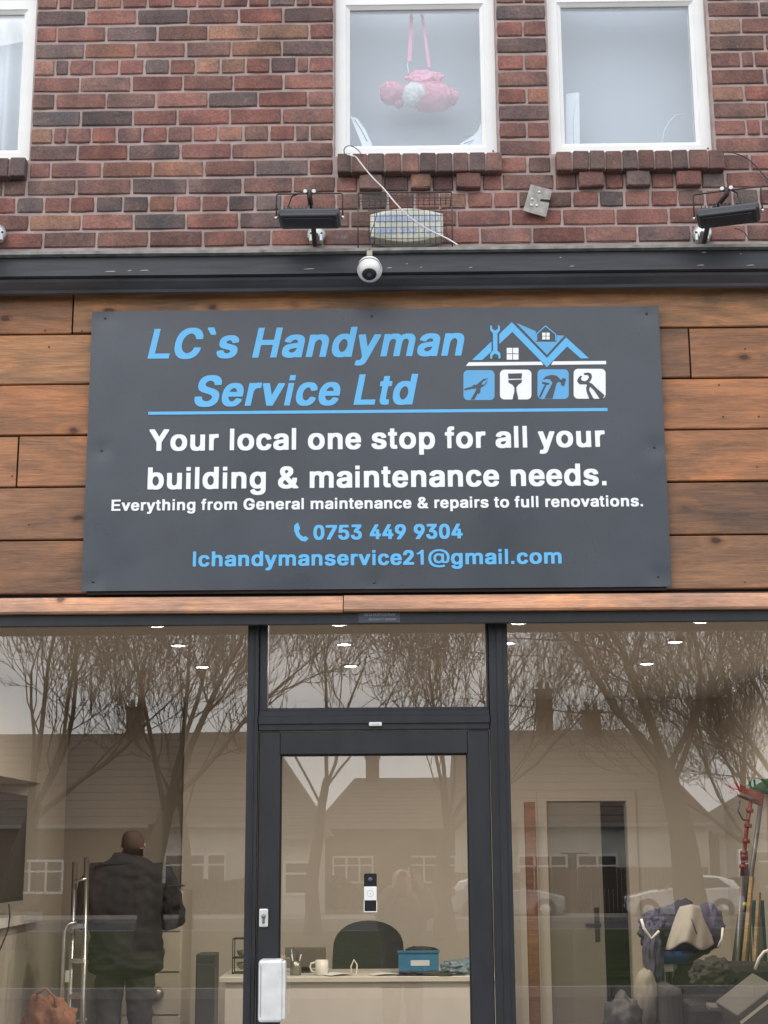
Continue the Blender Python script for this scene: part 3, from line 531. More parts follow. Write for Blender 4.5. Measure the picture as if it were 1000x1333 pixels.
8556:194,-13,242,-19,320,-18,368,-12,404,0,446,23,474,47,500,83,517,125,523,161,524,203,522,233,516,263,506,292,492,317,476,339,454,359,451,365,467,383,479,401,490,425,497,449,501,479,502,521,500,551,495,575,486,599,476,619,461,641,446,657,410,683,386,695,362,703,314,709,236,709,194,703,158,690,126,671,94,641,72,605,59,569,54,515,54,479,58,449,65,425,76,401,88,383,104,365,63,317,50,293,39,263,34,233,32,203,33,161,39,125,49,95,59,77,76,53,94,35,116,18,140,5,164,-5;272,112,242,123,218,140,199,167,191,197,195,215,202,233,224,262,254,283,278,290,284,289,314,276,338,255,356,227,364,197,360,179,353,161,334,137,317,125,302,117,278,111;272,424,248,436,230,454,216,479,211,503,218,527,232,551,253,569,278,580,303,569,323,551,338,527,344,503,338,478,321,449,296,429,278,422
9556:116,-13,126,-18,174,-19,270,-19,284,-13,462,263,496,329,514,383,522,437,520,509,515,539,507,569,486,611,469,635,452,653,432,670,408,685,378,698,354,704,300,710,240,709,204,705,162,693,130,677,99,653,68,617,52,587,37,545,32,515,30,479,31,437,34,407,44,365,55,341,69,317,96,286,118,269,139,257,186,241,250,233,115,29,114,-1;276,358,246,371,231,383,216,400,200,431,192,467,194,485,202,509,222,544,236,557,252,569,276,579,282,577,312,561,336,536,353,503,360,467,353,431,345,413,333,395,307,371
&722:235,-13,306,-19,384,-16,414,-11,452,-1,504,22,531,-7,540,-10,684,-10,697,-7,701,5,700,35,615,131,641,185,651,221,658,287,658,323,654,334,636,337,522,337,510,335,506,329,504,293,498,263,410,359,468,402,504,440,527,479,537,521,535,587,528,614,514,641,495,665,474,682,444,699,414,709,378,716,336,718,282,717,240,710,210,700,179,683,156,664,134,635,121,605,115,575,113,533,116,497,124,467,132,449,150,419,176,383,109,329,88,305,72,281,62,257,55,227,54,179,56,149,63,119,77,89,93,65,114,43,140,23,168,8,198,-4;300,107,266,119,241,137,222,161,214,185,217,203,226,221,240,238,261,257,276,269,282,267,297,251,400,137,396,131,386,125,348,110,318,104;306,477,280,515,272,533,271,545,282,567,300,584,324,594,330,595,342,591,358,581,370,569,378,553,379,545,370,527,354,508,312,476
@975:405,-131,476,-136,536,-137,590,-133,644,-125,710,-111,752,-98,755,-95,756,-89,754,-71,733,-11,728,-6,704,-6,626,-27,554,-39,506,-41,440,-36,380,-24,314,1,266,30,224,67,189,115,166,163,149,229,143,295,147,355,161,421,184,475,216,523,248,556,283,583,320,604,368,622,416,634,470,641,518,642,578,635,626,623,668,607,711,583,740,560,770,529,793,499,816,451,829,409,835,367,835,319,832,265,823,217,810,187,796,169,776,157,758,154,740,160,728,169,716,186,710,205,708,523,698,525,602,525,593,523,590,510,554,527,518,534,464,536,416,532,374,519,337,499,308,475,278,437,260,403,247,355,244,307,247,253,256,211,273,169,292,139,320,109,350,88,386,73,428,64,476,63,518,65,550,73,584,90,608,111,638,87,667,73,710,63,752,60,806,63,848,75,866,85,884,99,899,115,916,139,937,193,944,223,950,265,954,355,952,397,946,433,931,487,909,535,878,581,838,625,794,660,746,688,692,710,638,725,566,735,470,737,410,732,338,720,272,699,217,673,170,642,130,607,95,565,63,511,40,451,27,397,21,331,22,247,33,175,48,121,73,67,101,25,132,-11,176,-48,230,-80,278,-101,344,-121;464,162,440,168,422,176,401,193,386,212,374,235,367,259,361,295,361,319,365,343,376,373,387,391,404,409,422,423,440,431,464,437,488,438,512,435,537,427,557,415,573,397,584,377,592,349,595,319,595,289,590,259,584,235,572,211,558,193,542,180,518,169,488,162
.278:64,0,204,0,204,140,64,140
`333:127,566,134,560,182,560,242,560,250,566,249,596,175,728,170,737,164,740,152,740,32,740,26,740,20,734,21,704
A722:22,6,32,1,44,0,170,0,188,3,193,12,254,181,260,185,458,185,464,184,468,180,530,12,536,3,554,0,680,0,698,4,702,12,701,48,566,402,447,714,434,718,404,718,290,718,273,714,21,48,20,18;308,315,304,318,356,467,362,471,375,432,417,318,410,315
M833:71,6,81,1,117,0,213,0,226,6,227,18,228,300,231,310,343,6,351,1,363,0,471,0,483,1,489,4,603,315,604,18,606,6,615,1,627,0,741,0,759,3,763,6,765,18,765,534,765,702,761,714,753,717,723,718,591,718,574,714,423,293,417,282,260,714,243,718,135,718,87,718,73,714,70,708,69,696,69,18
N722:71,6,75,3,87,0,141,0,219,0,232,6,234,18,234,390,237,401,477,6,483,2,495,0,621,0,645,1,652,6,654,18,654,702,651,713,645,717,507,718,495,715,490,708,489,311,486,318,483,320,244,714,225,718,123,718,87,718,73,714,70,708,69,696,69,18
U722:273,-13,318,-18,408,-18,462,-11,510,5,558,34,591,65,621,107,638,149,649,197,651,233,651,707,648,713,630,718,504,718,489,713,487,701,485,245,477,209,465,185,448,161,427,143,396,126,366,118,348,120,324,127,294,145,270,167,254,191,244,215,238,239,236,263,236,701,233,713,222,718,174,718,90,718,75,713,72,701,72,239,74,197,81,161,91,131,106,101,127,71,150,46,180,23,210,7,240,-5
R722:78,6,82,3,94,0,190,0,238,1,249,6,251,18,251,252,256,257,334,257,346,254,490,6,496,2,508,0,652,0,670,2,675,6,677,12,676,48,538,282,544,288,565,300,589,318,619,354,639,396,649,438,651,498,647,546,635,588,620,618,596,648,568,672,538,689,508,701,472,710,430,716,100,718,80,714,77,708,76,696,76,18;256,388,251,390,251,396,251,582,254,588,346,588,376,586,412,576,442,558,454,546,465,528,472,510,476,486,467,450,457,432,446,420,418,402,382,391,352,388
D722:78,6,88,1,100,0,340,0,382,1,430,7,478,18,533,42,570,66,596,90,612,108,630,132,647,162,669,222,682,294,684,396,676,470,662,522,637,576,621,600,598,628,569,654,526,682,478,701,436,711,388,717,352,718,100,718,80,714,77,708,76,696,76,18;250,130,245,132,244,138,244,582,250,588,310,588,340,586,370,580,394,573,418,561,440,546,460,528,483,498,500,462,511,426,518,384,519,354,514,306,505,270,490,234,472,205,455,186,430,166,402,150,370,139,334,132
O778:300,-13,368,-19,434,-18,464,-15,524,-1,578,24,604,41,632,65,671,113,686,137,703,173,722,233,729,269,733,317,734,371,731,425,724,473,717,503,705,539,692,569,674,600,653,629,631,653,603,677,578,694,548,710,506,725,478,731,410,737,344,736,314,733,254,719,200,693,176,677,148,653,108,605,93,581,75,545,56,485,49,449,45,401,44,347,47,293,51,257,61,215,83,155,104,119,125,89,147,65,176,40,206,21,236,6,272,-7;386,119,350,128,314,146,284,171,262,197,240,233,228,263,217,311,213,359,217,407,228,455,246,497,266,527,294,557,320,575,356,592,392,599,428,590,464,572,494,548,517,521,538,485,550,455,562,407,566,359,562,311,550,263,532,221,513,191,484,161,459,143,422,126
I278:64,0,214,0,214,718,64,718
T611:232,0,382,0,382,596,598,596,598,718,14,718,14,596,232,596
"""
# ================================================================== THE BRICK BUILDING
COURSE = .0836; Z0 = 5.5155; ZB = Z0 - 14 * COURSE          # bed joint under course 0; top of the cornice
YB = .06                                                   # brick face
bld = thing('brick_building', 'red brick upper storey with white windows above the timber shop fascia', 'building', (0, YB, 0))
XA, XW1, XW2 = (-2.75, -1.545), (-.178, .553), (.79, 1.513)  # window openings
SILL = ZB + 5 * COURSE + .01
wl = MB(); WT = 7.6
def wbox(x0, x1, z0, z1): wl.box((x0, .0075, z0), (x1, .30, z1))
wbox(-4.5, XA[0], SILL, 6.4); wbox(XA[1], XW1[0], SILL, 6.4); wbox(XW1[1], XW2[0], SILL, 6.4); wbox(XW2[1], 4.5, SILL, 6.4)
wbox(-4.5, 4.5, ZB - .25, SILL); wbox(-4.5, 4.5, 6.4, WT)
wall = wl.build('wall', MORTAR, bld)
TONE = {'r': (.25, .122, .1), 'b': (.205, .118, .098), 'd': (.155, .11, .1), 'o': (.3, .17, .122), 'e': (.155, .108, .096)}
rb = random.Random(4)
bc = {}
def brick_mesh(wd, h, dep, var):
    key = (round(wd, 2), round(h, 3), round(dep, 3), var)
    if key in bc: return bc[key]
    r = random.Random(hash(key) & 0xffff); c = .006; wd = key[0]
    j = lambda s_=.0022: r.uniform(-s_, s_)
    a, b = wd / 2, h / 2
    # front outline of eight worn points, chamfer ring, sides running back
    out = [(-a, -b), (0, -b), (a, -b), (a, 0), (a, b), (0, b), (-a, b), (-a, 0)]
    f0 = [(x * (1 - c / a) + j(), 0 + j(.0012), z * (1 - c / b) + j(.0014)) for x, z in out]
    f1 = [(x * (.985 if i % 2 == 0 and abs(x) > .08 else 1) * (.97 if i % 2 == 0 and abs(x) < .08 and x else 1) + j(.0018), c * .9, z * (.955 if i % 2 == 0 and x else 1) + j(.0014)) for i, (x, z) in enumerate(out)]; f2 = [(x, dep, z) for x, z in out]
    v = f0 + f1 + f2 + [(j(), -.001, j())]
    f = [(i, (i + 1) % 8, 24) for i in range(8)]
    for o_ in (0, 8):
        for i in range(8): k_ = (i + 1) % 8; f.append((o_ + i, o_ + 8 + i, o_ + 8 + k_, o_ + k_))
    me = MB().add(v, f).mesh('brick'); me.materials.append(BRICK); bc[key] = me; return me
nbrick = 0
def brick(x0, x1, row, tone, dy=0, dep=.10):
    """row counted down from the course at the top edge of the photograph"""
    global nbrick
    z = Z0 + COURSE * .5 - row * COURSE; g = .0048
    h = round(COURSE - 2 * g - .001 + rb.uniform(-.0006, .0012), 3)
    wd = x1 - x0 - 2 * g
    me = brick_mesh(wd, .073, dep, rb.randrange(4))
    c = TONE[tone]; k_ = rb.uniform(.8, 1.2); q = rb.uniform(-.09, .09)
    o = link('brick', me, None, wall, ((x0 + x1) / 2 + rb.uniform(-.001, .001), dy + rb.uniform(-.0018, .0018), z + rb.uniform(-.0012, .0012)), (rb.gauss(0, .008), rb.gauss(0, .005), rb.gauss(0, .006)),
             (c[0] * k_, c[1] * k_ * (1 + q), c[2] * k_ * (1 + q)))
    o.scale = (wd / round(wd, 2), 1, 1); nbrick += 1
    return o
def vrow(row, u): # image row of a course at column u
    return 12.5 + (row - .5) * 22 - (u - 60) * .0095
VMID = {}
def bx_(u, row):
    z = Z0 + COURSE * .5 - row * COURSE
    v = 6 + row * 22
    for _ in range(3): v += (az(u, v, YB) - z) * 270
    return ax(u, v, YB)
def course(row, us, tones):
    xs = [bx_(u, row) for u in us]
    for i in range(len(xs) - 1): brick(xs[i], xs[i + 1], row, tones[i % len(tones)])
L0, E1 = -1.543, -.180
def course2(row, us, tones, l=None, r=None):
    xs = [bx_(u, row) for u in us]
    if l is not None: xs[0] = l
    if r is not None: xs[-1] = r
    for i in range(len(xs) - 1): brick(xs[i], xs[i + 1], row, tones[i % len(tones)])
LEFT = [
 ([45, 76, 94, 125, 159, 192, 225, 257, 290, 323, 351, 385, 404, 435], 'brbrrrrrrrdbr'),
 ([45, 112, 178, 245, 311, 369, 435], 'drdbrd'),
 ([44, 74, 138, 205, 271, 337, 403, 435], 'rrdboor'),
 ([44, 110, 177, 242, 301, 367, 435], 'dorbod'),
 ([42, 72, 90, 122, 155, 188, 221, 255, 287, 320, 352, 386, 402, 435], 'odrrrdboordrr'),
 ([41, 104, 171, 238, 304, 369, 435], 'bbrbrr'),
 ([40, 72, 138, 203, 271, 336, 401, 435], 'bbbrdrb'),
 ([39, 105, 173, 231, 299, 367, 435], 'ddrrrb'),
 ([37, 69, 87, 119, 152, 185, 218, 251, 284, 317, 350, 384, 403, 435], 'obrrbrbrobrbb'),
 ([36, 101, 167, 235, 301, 368, 435], 'brdrbb'),
 ([35, 66, 133, 199, 266, 332, 402, 435], 'rroobdr')]
for r_, (us, tn) in enumerate(LEFT): course2(r_, us, tn, L0, E1)
PIER = [([648, 682, 715], 'bb'), ([648, 715], 'd'), ([648, 681, 715], 'rb'), ([648, 715], 'd'), ([648, 682, 715], 'rr'), ([648, 715], 'b'), ([648, 686, 715], 'ro'), ([648, 715], 'd'), ([648, 686, 715], 'rr'), ([648, 715], 'b'), ([652, 687, 717], 'rb')]
for r_, (us, tn) in enumerate(PIER): course2(r_, us, tn, .556, .787)
RIGHT = [([925, 958, 992, 1025], 'bbr'), ([925, 989, 1050], 'bd'), ([925, 965, 1030], 'or'), ([925, 996, 1060], 'bb'), ([925, 965, 982, 1015, 1045], 'rbrb'), ([925, 996, 1060], 'bb'), ([925, 969, 1033], 'or'),
         ([925, 998, 1060], 'bb'), ([925, 972, 991, 1024], 'rrr'), ([925, 1010, 1070], 'br'), ([930, 977, 1044], 'br')]
for r_, (us, tn) in enumerate(RIGHT): course2(r_, us, tn, 1.517)
course(11, [-64, 4, 34, 99, 171, 244, 316, 381, 437, 466], 'bbbbddbbr')
course(11, [654, 722, 735], 'bb')
course(11, [945, 1012, 1080], 'rb')
course(12, [-12, 21, 57, 91, 124, 160, 194, 228, 262, 297, 332, 368, 402, 438, 470, 505, 540, 573, 608, 642, 675, 710, 745, 780, 813, 847, 883, 918, 954, 988, 1022], 'rdrrddorrddrrbdrborrbbrdrrbrdb')
course(13, [-30, 38, 106, 174, 242, 311, 385, 456, 525, 595, 665, 732, 802, 871, 940, 1010], 'rordrdbbrrrrrrr')
course(14, [-14, 56, 126, 194, 264, 319, 353, 420, 487, 556, 625, 693, 762, 830, 900, 972, 1040], 'rbbbrbrbrrrrrdrb')
# dentil course under each sill: headers standing proud, others set back
def dent(u0, u1, row, tone, proud):
    o = brick(bx_(u0, row), bx_(u1, row), row, tone, -.028 if proud else 0, .11)
for a_, b_, t_, p_ in ((466, 499, 'b', 1), (499, 533, 'd', 0), (533, 562, 'o', 1), (562, 592, 'b', 0), (592, 627, 'b', 1), (627, 654, 'r', 0),
                       (724, 752, 'b', 0), (752, 787, 'b', 1), (787, 813, 'r', 0), (813, 847, 'd', 1), (847, 878, 'r', 0), (878, 913, 'r', 1), (913, 945, 'd', 0)): dent(a_, b_, 11, t_, p_)
# bricks outside the photograph: one joined piece of the wall
def other_bricks():
    sets = [([], []) for _ in range(4)]
    rr = random.Random(9)
    for row in range(-24, 15):
        z = Z0 + COURSE * .5 - row * COURSE; hdr = (row % 4 == 0); step = .1175 if hdr else .235
        x = -4.5 + (0 if row % 2 else .1175)
        while x < 4.4:
            x0, x1 = x + .005, x + step - .005; x += step
            zz = z
            inwin = any(a <= x0 and x1 <= b for a, b in (XA, XW1, XW2)) and SILL - .02 < zz < 6.42
            seen = row >= 0 and -1.76 < (x0 + x1) / 2 < 1.86
            if seen or inwin: continue
            if row >= 0:
                if x0 < -1.76 < x1 or x0 < 1.86 < x1: pass
            for a, b in (XA, XW1, XW2):
                if SILL - .02 < zz < 6.42:
                    if x0 < b < x1: x0 = b + .003
                    if x0 < a < x1: x1 = a - .003
            if x1 - x0 < .02: continue
            h = .0368
            V, Fq = sets[rr.choice((0, 0, 0, 1, 1, 1, 2, 3))]; n = len(V); c = .005; yj = rr.uniform(-.0015, .0015)
            V.extend([(x0 + c, yj, z - h + c), (x1 - c, yj, z - h + c), (x1 - c, yj, z + h - c), (x0 + c, yj, z + h - c),
                      (x0, c, z - h), (x1, c, z - h), (x1, c, z + h), (x0, c, z + h), (x0, .02, z - h), (x1, .02, z - h), (x1, .02, z + h), (x0, .02, z + h)])
            Fq.extend([(n, n + 1, n + 2, n + 3)] + [(n + o_ + i, n + o_ + 4 + i, n + o_ + 4 + (i + 1) % 4, n + o_ + (i + 1) % 4) for o_ in (0, 4) for i in range(4)])
    return sets
for (V, Fq), tn in zip(other_bricks(), 'rbdo'):
    m = MB().add(V, Fq).mesh('brickwork'); m.materials.append(BRICK)
    ob = link('brickwork', m, None, bld, color=TONE[tn]); ob['kind'] = 'stuff'
MB().box((-4.62, .0, -.05), (-4.5, 9, WT)).box((4.5, .0, -.05), (4.62, 9, WT)).box((-4.5, 8.9, -.05), (4.5, 9, WT)).build('side_wall', BROWNB, bld)
# roof edge above
MB().box((-4.7, -.35, WT), (4.7, .4, WT + .16)).build('eaves', WHITE, bld)
MB().add([(-4.7, -.4, WT + .16), (4.7, -.4, WT + .16), (4.7, 4.5, WT + 3), (-4.7, 4.5, WT + 3), (4.7, 9.5, WT + .16), (-4.7, 9.5, WT + .16)], [(0, 1, 2, 3), (3, 2, 4, 5), (0, 3, 5), (1, 4, 2), (0, 5, 4, 1)]).build('roof', ROOFT, bld)

# ---- upper windows
BACK = M('sky_tint_backdrop', (.42, .445, .475), .9, noise=.03, nscale=3)  # bluish tint stands in for sky reflected in the upper panes
def up_window(x0, x1, label, top_bar=True):
    ztop = az(545, -8, .10); zb = SILL + .006
    w_ = ring(x0, x1, zb, ztop, .068, .045, .10, .016, .014).build('window', UPVC, bld); w_['label'] = label
    ring(x0, x1, ztop + .002, 6.395, .06, .045, .10, .016, .014).build('sash', UPVC, w_)
    MB().box((x0 + .06, .066, zb + .06), (x1 - .06, .074, ztop - .06)).build('pane', GLASS_UP, w_)
    MB().box((x0 + .05, .066, ztop + .05), (x1 - .05, .074, 6.35)).build('pane', GLASS_UP, w_)
    MB().box((x0 + .052, .058, zb + .052), (x1 - .052, .062, zb + .0645)).build('gasket', M('grey_gasket', (.12, .12, .13), .7), w_)
    MB().box((x0 + .052, .058, ztop - .0645), (x1 - .052, .062, ztop - .052)).build('gasket', M('grey_gasket', 0), w_)
    if x0 > -1: MB().tube([(x1 - .02, .047, zb + .03), (x1 - .02, .041, zb + .03)], .004, 8).build('drain_cap', M('grey_gasket', 0), w_)
    return w_
wA = up_window(XA[0], XA[1], 'white window at the left edge with a pale net curtain')
w1 = up_window(XW1[0], XW1[1], 'white window with the pink toy hanging behind it')
w2 = up_window(XW2[0], XW2[1], 'white window right of the brick pier')
# brick-on-edge sills
def sill_bricks(us, parent, tones, endl=None):
    zt, zb = SILL, SILL - .098
    for i in range(len(us) - 1):
        x0, x1 = ax(us[i], 208, 0), ax(us[i + 1], 208, 0)
        r = random.Random(i * 7 + int(us[0])); c = TONE[tones[i % len(tones)]]; k_ = r.uniform(.75, 1.1)
        m = MB().box((-(x1 - x0) / 2 + .0035, 0, 0), ((x1 - x0) / 2 - .0035, .105, .092), bev=.006)
        o = m.build('sill_brick', BRICK, parent, ((x0 + x1) / 2, -.044 + r.uniform(-.003, .003), zb + r.uniform(-.003, .002)), (R(-4), r.gauss(0, .012), r.gauss(0, .01)), (c[0] * k_, c[1] * k_, c[2] * k_))
sill_bricks([438, 457, 478, 501, 523, 546, 568, 590, 611, 633, 655], w1, 'ebebbeebeb')
sill_bricks([724, 745.5, 768, 789, 811, 832, 854, 876, 898, 924, 946], w2, 'bbebebbebb')
sill_bricks([-55, -33, -11, 10, 32], wA, 'eeed')
for a_, b_ in ((438, 655), (724, 946), (-75, 32)):
    MB().box((ax(a_, 208, 0) + .004, -.030, SILL - .093), (ax(b_, 208, 0) - .004, .02, SILL - .012)).build('sill_bed', MORTAR, {438: w1, 724: w2, -75: wA}[a_])
# rooms behind the upper windows
for a, b, nm in ((XA[0] - .05, XA[1] + .05, 'a'), (XW1[0] - .05, XW2[1] + .05, 'b')):
    m = MB(); y0, y1, z0, z1 = .37, 2.6, 4.25, 6.5
    m.box((a - .6, y1, z0), (b + .6, y1 + .1, z1)).box((a - .6, y0, z0 - .05), (b + .6, y1, z0)).box((a - .6, y0, z1), (b + .6, y1, z1 + .05)).box((a - .65, y0, z0), (a - .6, y1, z1)).box((b + .6, y0, z0), (b + .65, y1, z1))
    o = m.build('upper_room', M('room_plaster', (.55, .57, .6), .9, noise=.03)); o['kind'] = 'structure'

# ---- net curtain in the left window
cur = MB(); n = 60; V = []
for i in range(n + 1):
    x = -2.68 + (1.05) * i / n; y = .26 + .02 * math.sin(i * 1.1) + .008 * math.sin(i * 2.7)
    V += [(x, y, 4.55), (x - .01, y + .003, 6.35)]
cur.add(V, [(2 * i, 2 * i + 2, 2 * i + 3, 2 * i + 1) for i in range(n)], smooth=True)
NET = M('net_curtain', (.8, .82, .84), .9, noise=.05)
c_ = cur.build('net_curtain', NET, fix=False); sm_ = c_.modifiers.new('s', 'SOLIDIFY'); sm_.thickness = .002
tag(c_, 'pale net curtain hanging in folds behind the window at the left edge', 'curtain')

# ---- painted cornice between brickwork and fascia
cor = thing('cornice', 'black painted timber cornice with a weathered grey top running above the fascia', 'cornice')
pr = lambda Y, v: az(500, v, Y)
yF = -.12
z_top = ZB - .004
MB().extrude_x([(yF - .02, pr(yF - .02, 322.5)), (yF - .022, pr(yF - .02, 326.5)), (yF - .016, pr(yF, 328.5)), (yF, pr(yF, 329.5)), (.05, pr(yF, 329.5)), (.06, pr(yF - .02, 322) + .01), (.0, pr(yF - .02, 322) + .006)], -4.5, 4.5, step=.08, wob=.0012).build('lead_flashing', LEAD, cor)
zf0, zf1, zf2, zf3, zf4 = pr(yF, 330), pr(yF, 352), pr(yF, 356), pr(-.09, 365), pr(-.05, 371)
MB().extrude_x([(yF + .004, zf0 - .002), (yF + .003, zf1), (yF - .012, zf1 - .004), (yF - .012, zf1 - .014), (yF + .006, zf1 - .018), (.05, zf1 - .018), (.05, zf0 - .002)], -4.5, 4.5, step=.1, wob=.0008).build('fascia_board', CORN, cor)
zc = zf1 - .020
MB().extrude_x([(yF + .008, zc), (yF + .012, zc - .012), (-.085, zc - .026), (-.07, zc - .034), (-.066, zc - .046), (-.05, zc - .050), (-.05, 4.142), (.05, 4.142), (.05, zc)], -4.5, 4.5, step=.1, wob=.0006).build('bed_mould', M('worn_sky_sheen_paint', (.06, .062, .072), .4, noise=.5, nscale=8, stretch=(.4, 1, 3), bump=.001), cor)  # paler than the fascia: sky reflection on the moulding put into the worn paint
flk = M('flaked_paint', (.45, .43, .42), .8)
rf = random.Random(2)
for i in range(16):
    x = rf.uniform(-1.6, 1.7); z = zf1 + rf.uniform(.004, .012); l = rf.uniform(.01, .05)
    if rf.random() < .4: z = rf.uniform(zf1 + .01, zf0 - .01); l *= .5
    MB().prism([(x, z), (x + l, z + .001), (x + l * .8, z + .004), (x + l * .3, z + .003)], yF + .0022, yF + .0045).build('bare_patch', flk, cor)

# ================================================================== TIMBER FASCIA
clad = thing('timber_fascia', 'stained timber board cladding behind and beside the dark sign', 'cladding')
ZL = [4.143, 3.929, 3.702, 3.4755, 3.2495, 3.0215, 2.792]
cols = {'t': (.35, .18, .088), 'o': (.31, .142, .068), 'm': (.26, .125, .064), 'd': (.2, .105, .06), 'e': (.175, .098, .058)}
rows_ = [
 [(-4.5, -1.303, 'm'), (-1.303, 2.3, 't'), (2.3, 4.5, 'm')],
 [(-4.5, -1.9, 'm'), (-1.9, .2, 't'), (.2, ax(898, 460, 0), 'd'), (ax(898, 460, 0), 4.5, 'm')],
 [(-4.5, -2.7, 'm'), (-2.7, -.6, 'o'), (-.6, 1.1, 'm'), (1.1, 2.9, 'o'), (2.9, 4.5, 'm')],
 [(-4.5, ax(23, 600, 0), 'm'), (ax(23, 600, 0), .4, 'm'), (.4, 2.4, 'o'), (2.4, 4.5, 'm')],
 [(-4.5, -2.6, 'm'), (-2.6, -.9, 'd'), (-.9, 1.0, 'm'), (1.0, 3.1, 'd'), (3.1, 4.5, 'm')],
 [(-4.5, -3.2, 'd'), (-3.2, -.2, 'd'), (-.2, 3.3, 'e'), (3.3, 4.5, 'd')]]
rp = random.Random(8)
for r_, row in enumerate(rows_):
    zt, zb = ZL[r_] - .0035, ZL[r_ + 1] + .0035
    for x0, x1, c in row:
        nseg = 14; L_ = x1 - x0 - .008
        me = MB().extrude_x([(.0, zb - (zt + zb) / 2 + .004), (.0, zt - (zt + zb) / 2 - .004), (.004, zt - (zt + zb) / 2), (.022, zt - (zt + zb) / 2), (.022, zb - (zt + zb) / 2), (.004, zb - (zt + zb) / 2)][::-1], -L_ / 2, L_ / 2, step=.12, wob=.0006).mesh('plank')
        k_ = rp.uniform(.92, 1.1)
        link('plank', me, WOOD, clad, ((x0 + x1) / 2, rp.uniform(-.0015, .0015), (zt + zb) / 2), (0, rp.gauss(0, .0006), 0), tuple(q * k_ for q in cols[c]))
MB().box((-4.5, .024, 2.79), (4.5, .05, 4.142)).build('backing', M('dark_batten', (.03, .02, .015), .9), clad)
# nail heads
for x, z in [(-1.42, 3.945), (-1.26, 3.94), (-1.4, 3.87), (-1.53, 3.30), (-1.45, 3.09), (1.60, 3.31), (1.46, 3.67), (1.52, 2.82), (1.58, 3.83), (1.62, 3.53), (1.47, 3.53), (-1.18, 3.87)]:
    MB().lathe([(.0035, -.0022), (.004, .0), (.004, .004)], (x, 0, z), (0, 1, 0), 8).build('nail_head', M('rusty_nail', (.05, .03, .025), .7), clad)
# pale trim board in two lengths
xj = ax(447, 785, -.03)
for x0, x1, c in ((-4.5, xj - .002, (.46, .26, .17)), (xj + .002, 4.5, (.43, .24, .155))):
    za, zb_ = az(500, 774.5, -.03), az(500, 796, -.03); zm = (za + zb_) / 2 + .003
    L_ = x1 - x0
    prof = [(-.018, za), (-.030, zm + .004), (-.040, zm), (-.044, zb_ + .008), (-.038, zb_), (.03, zb_), (.03, za)]
    me = MB().extrude_x([(y, z - zm) for y, z in prof], -L_ / 2, L_ / 2, step=.09, wob=.0009).mesh('trim_board')
    link('trim_board', me, WOOD2, clad, ((x0 + x1) / 2, 0, zm), None, c)

# ================================================================== THE SIGN
YS = -.034
sc_ = [at(120, 406, YS), at(857, 398, YS), at(875, 765, YS), at(106, 768, YS)]
x0s, x1s = (sc_[0].x + sc_[3].x) / 2, (sc_[1].x + sc_[2].x) / 2; z1s, z0s = (sc_[0].z + sc_[1].z) / 2, (sc_[2].z + sc_[3].z) / 2
def sign_mat():
    m = M('sign_panel', (.037, .044, .056), .33, noise=.22, nscale=2.5, spec=.7)
    n = m.node_tree; p = n.nodes['Principled BSDF']; t = n.nodes['Texture Coordinate']
    z = n.nodes.new('ShaderNodeTexVoronoi'); z.inputs['Scale'].default_value = 42; z.feature = 'F1'
    n.links.new(t.outputs['Object'], z.inputs['Vector'])
    nn = n.nodes.new('ShaderNodeTexNoise'); nn.inputs['Scale'].default_value = 3; n.links.new(t.outputs['Object'], nn.inputs['Vector'])
    ml = n.nodes.new('ShaderNodeMath'); ml.operation = 'MULTIPLY'; ml.inputs[1].default_value = .19; n.links.new(nn.outputs[0], ml.inputs[0])
    lt = n.nodes.new('ShaderNodeMath'); lt.operation = 'LESS_THAN'; n.links.new(z.outputs['Distance'], lt.inputs[0]); n.links.new(ml.outputs[0], lt.inputs[1])
    mxx = n.nodes.new('ShaderNodeMixRGB'); n.links.new(lt.outputs[0], mxx.inputs[0]); old = p.inputs['Base Color'].links[0].from_socket
    n.links.new(old, mxx.inputs[1]); mxx.inputs[2].default_value = (.02, .02, .025, 1); n.links.new(mxx.outputs[0], p.inputs['Base Color'])
    rr = n.nodes.new('ShaderNodeMapRange'); rr.inputs['From Min'].default_value = .3; rr.inputs['From Max'].default_value = .7; rr.inputs['To Min'].default_value = .24; rr.inputs['To Max'].default_value = .46; n.links.new(nn.outputs[0], rr.inputs['Value']); n.links.new(rr.outputs[0], p.inputs['Roughness'])
    b = n.nodes.new('ShaderNodeBump'); b.inputs['Distance'].default_value = .01; b.inputs['Strength'].default_value = .6
    n2 = n.nodes.new('ShaderNodeTexNoise'); n2.inputs['Scale'].default_value = 1.6; n.links.new(t.outputs['Object'], n2.inputs['Vector']); n.links.new(n2.outputs[0], b.inputs['Height']); n.links.new(b.outputs[0], p.inputs['Normal'])
    return m
sign = thing('shop_sign', 'large dark grey sign board with blue and white lettering on the timber fascia', 'sign', (0, 0, 0))
SIGN = sign_mat()
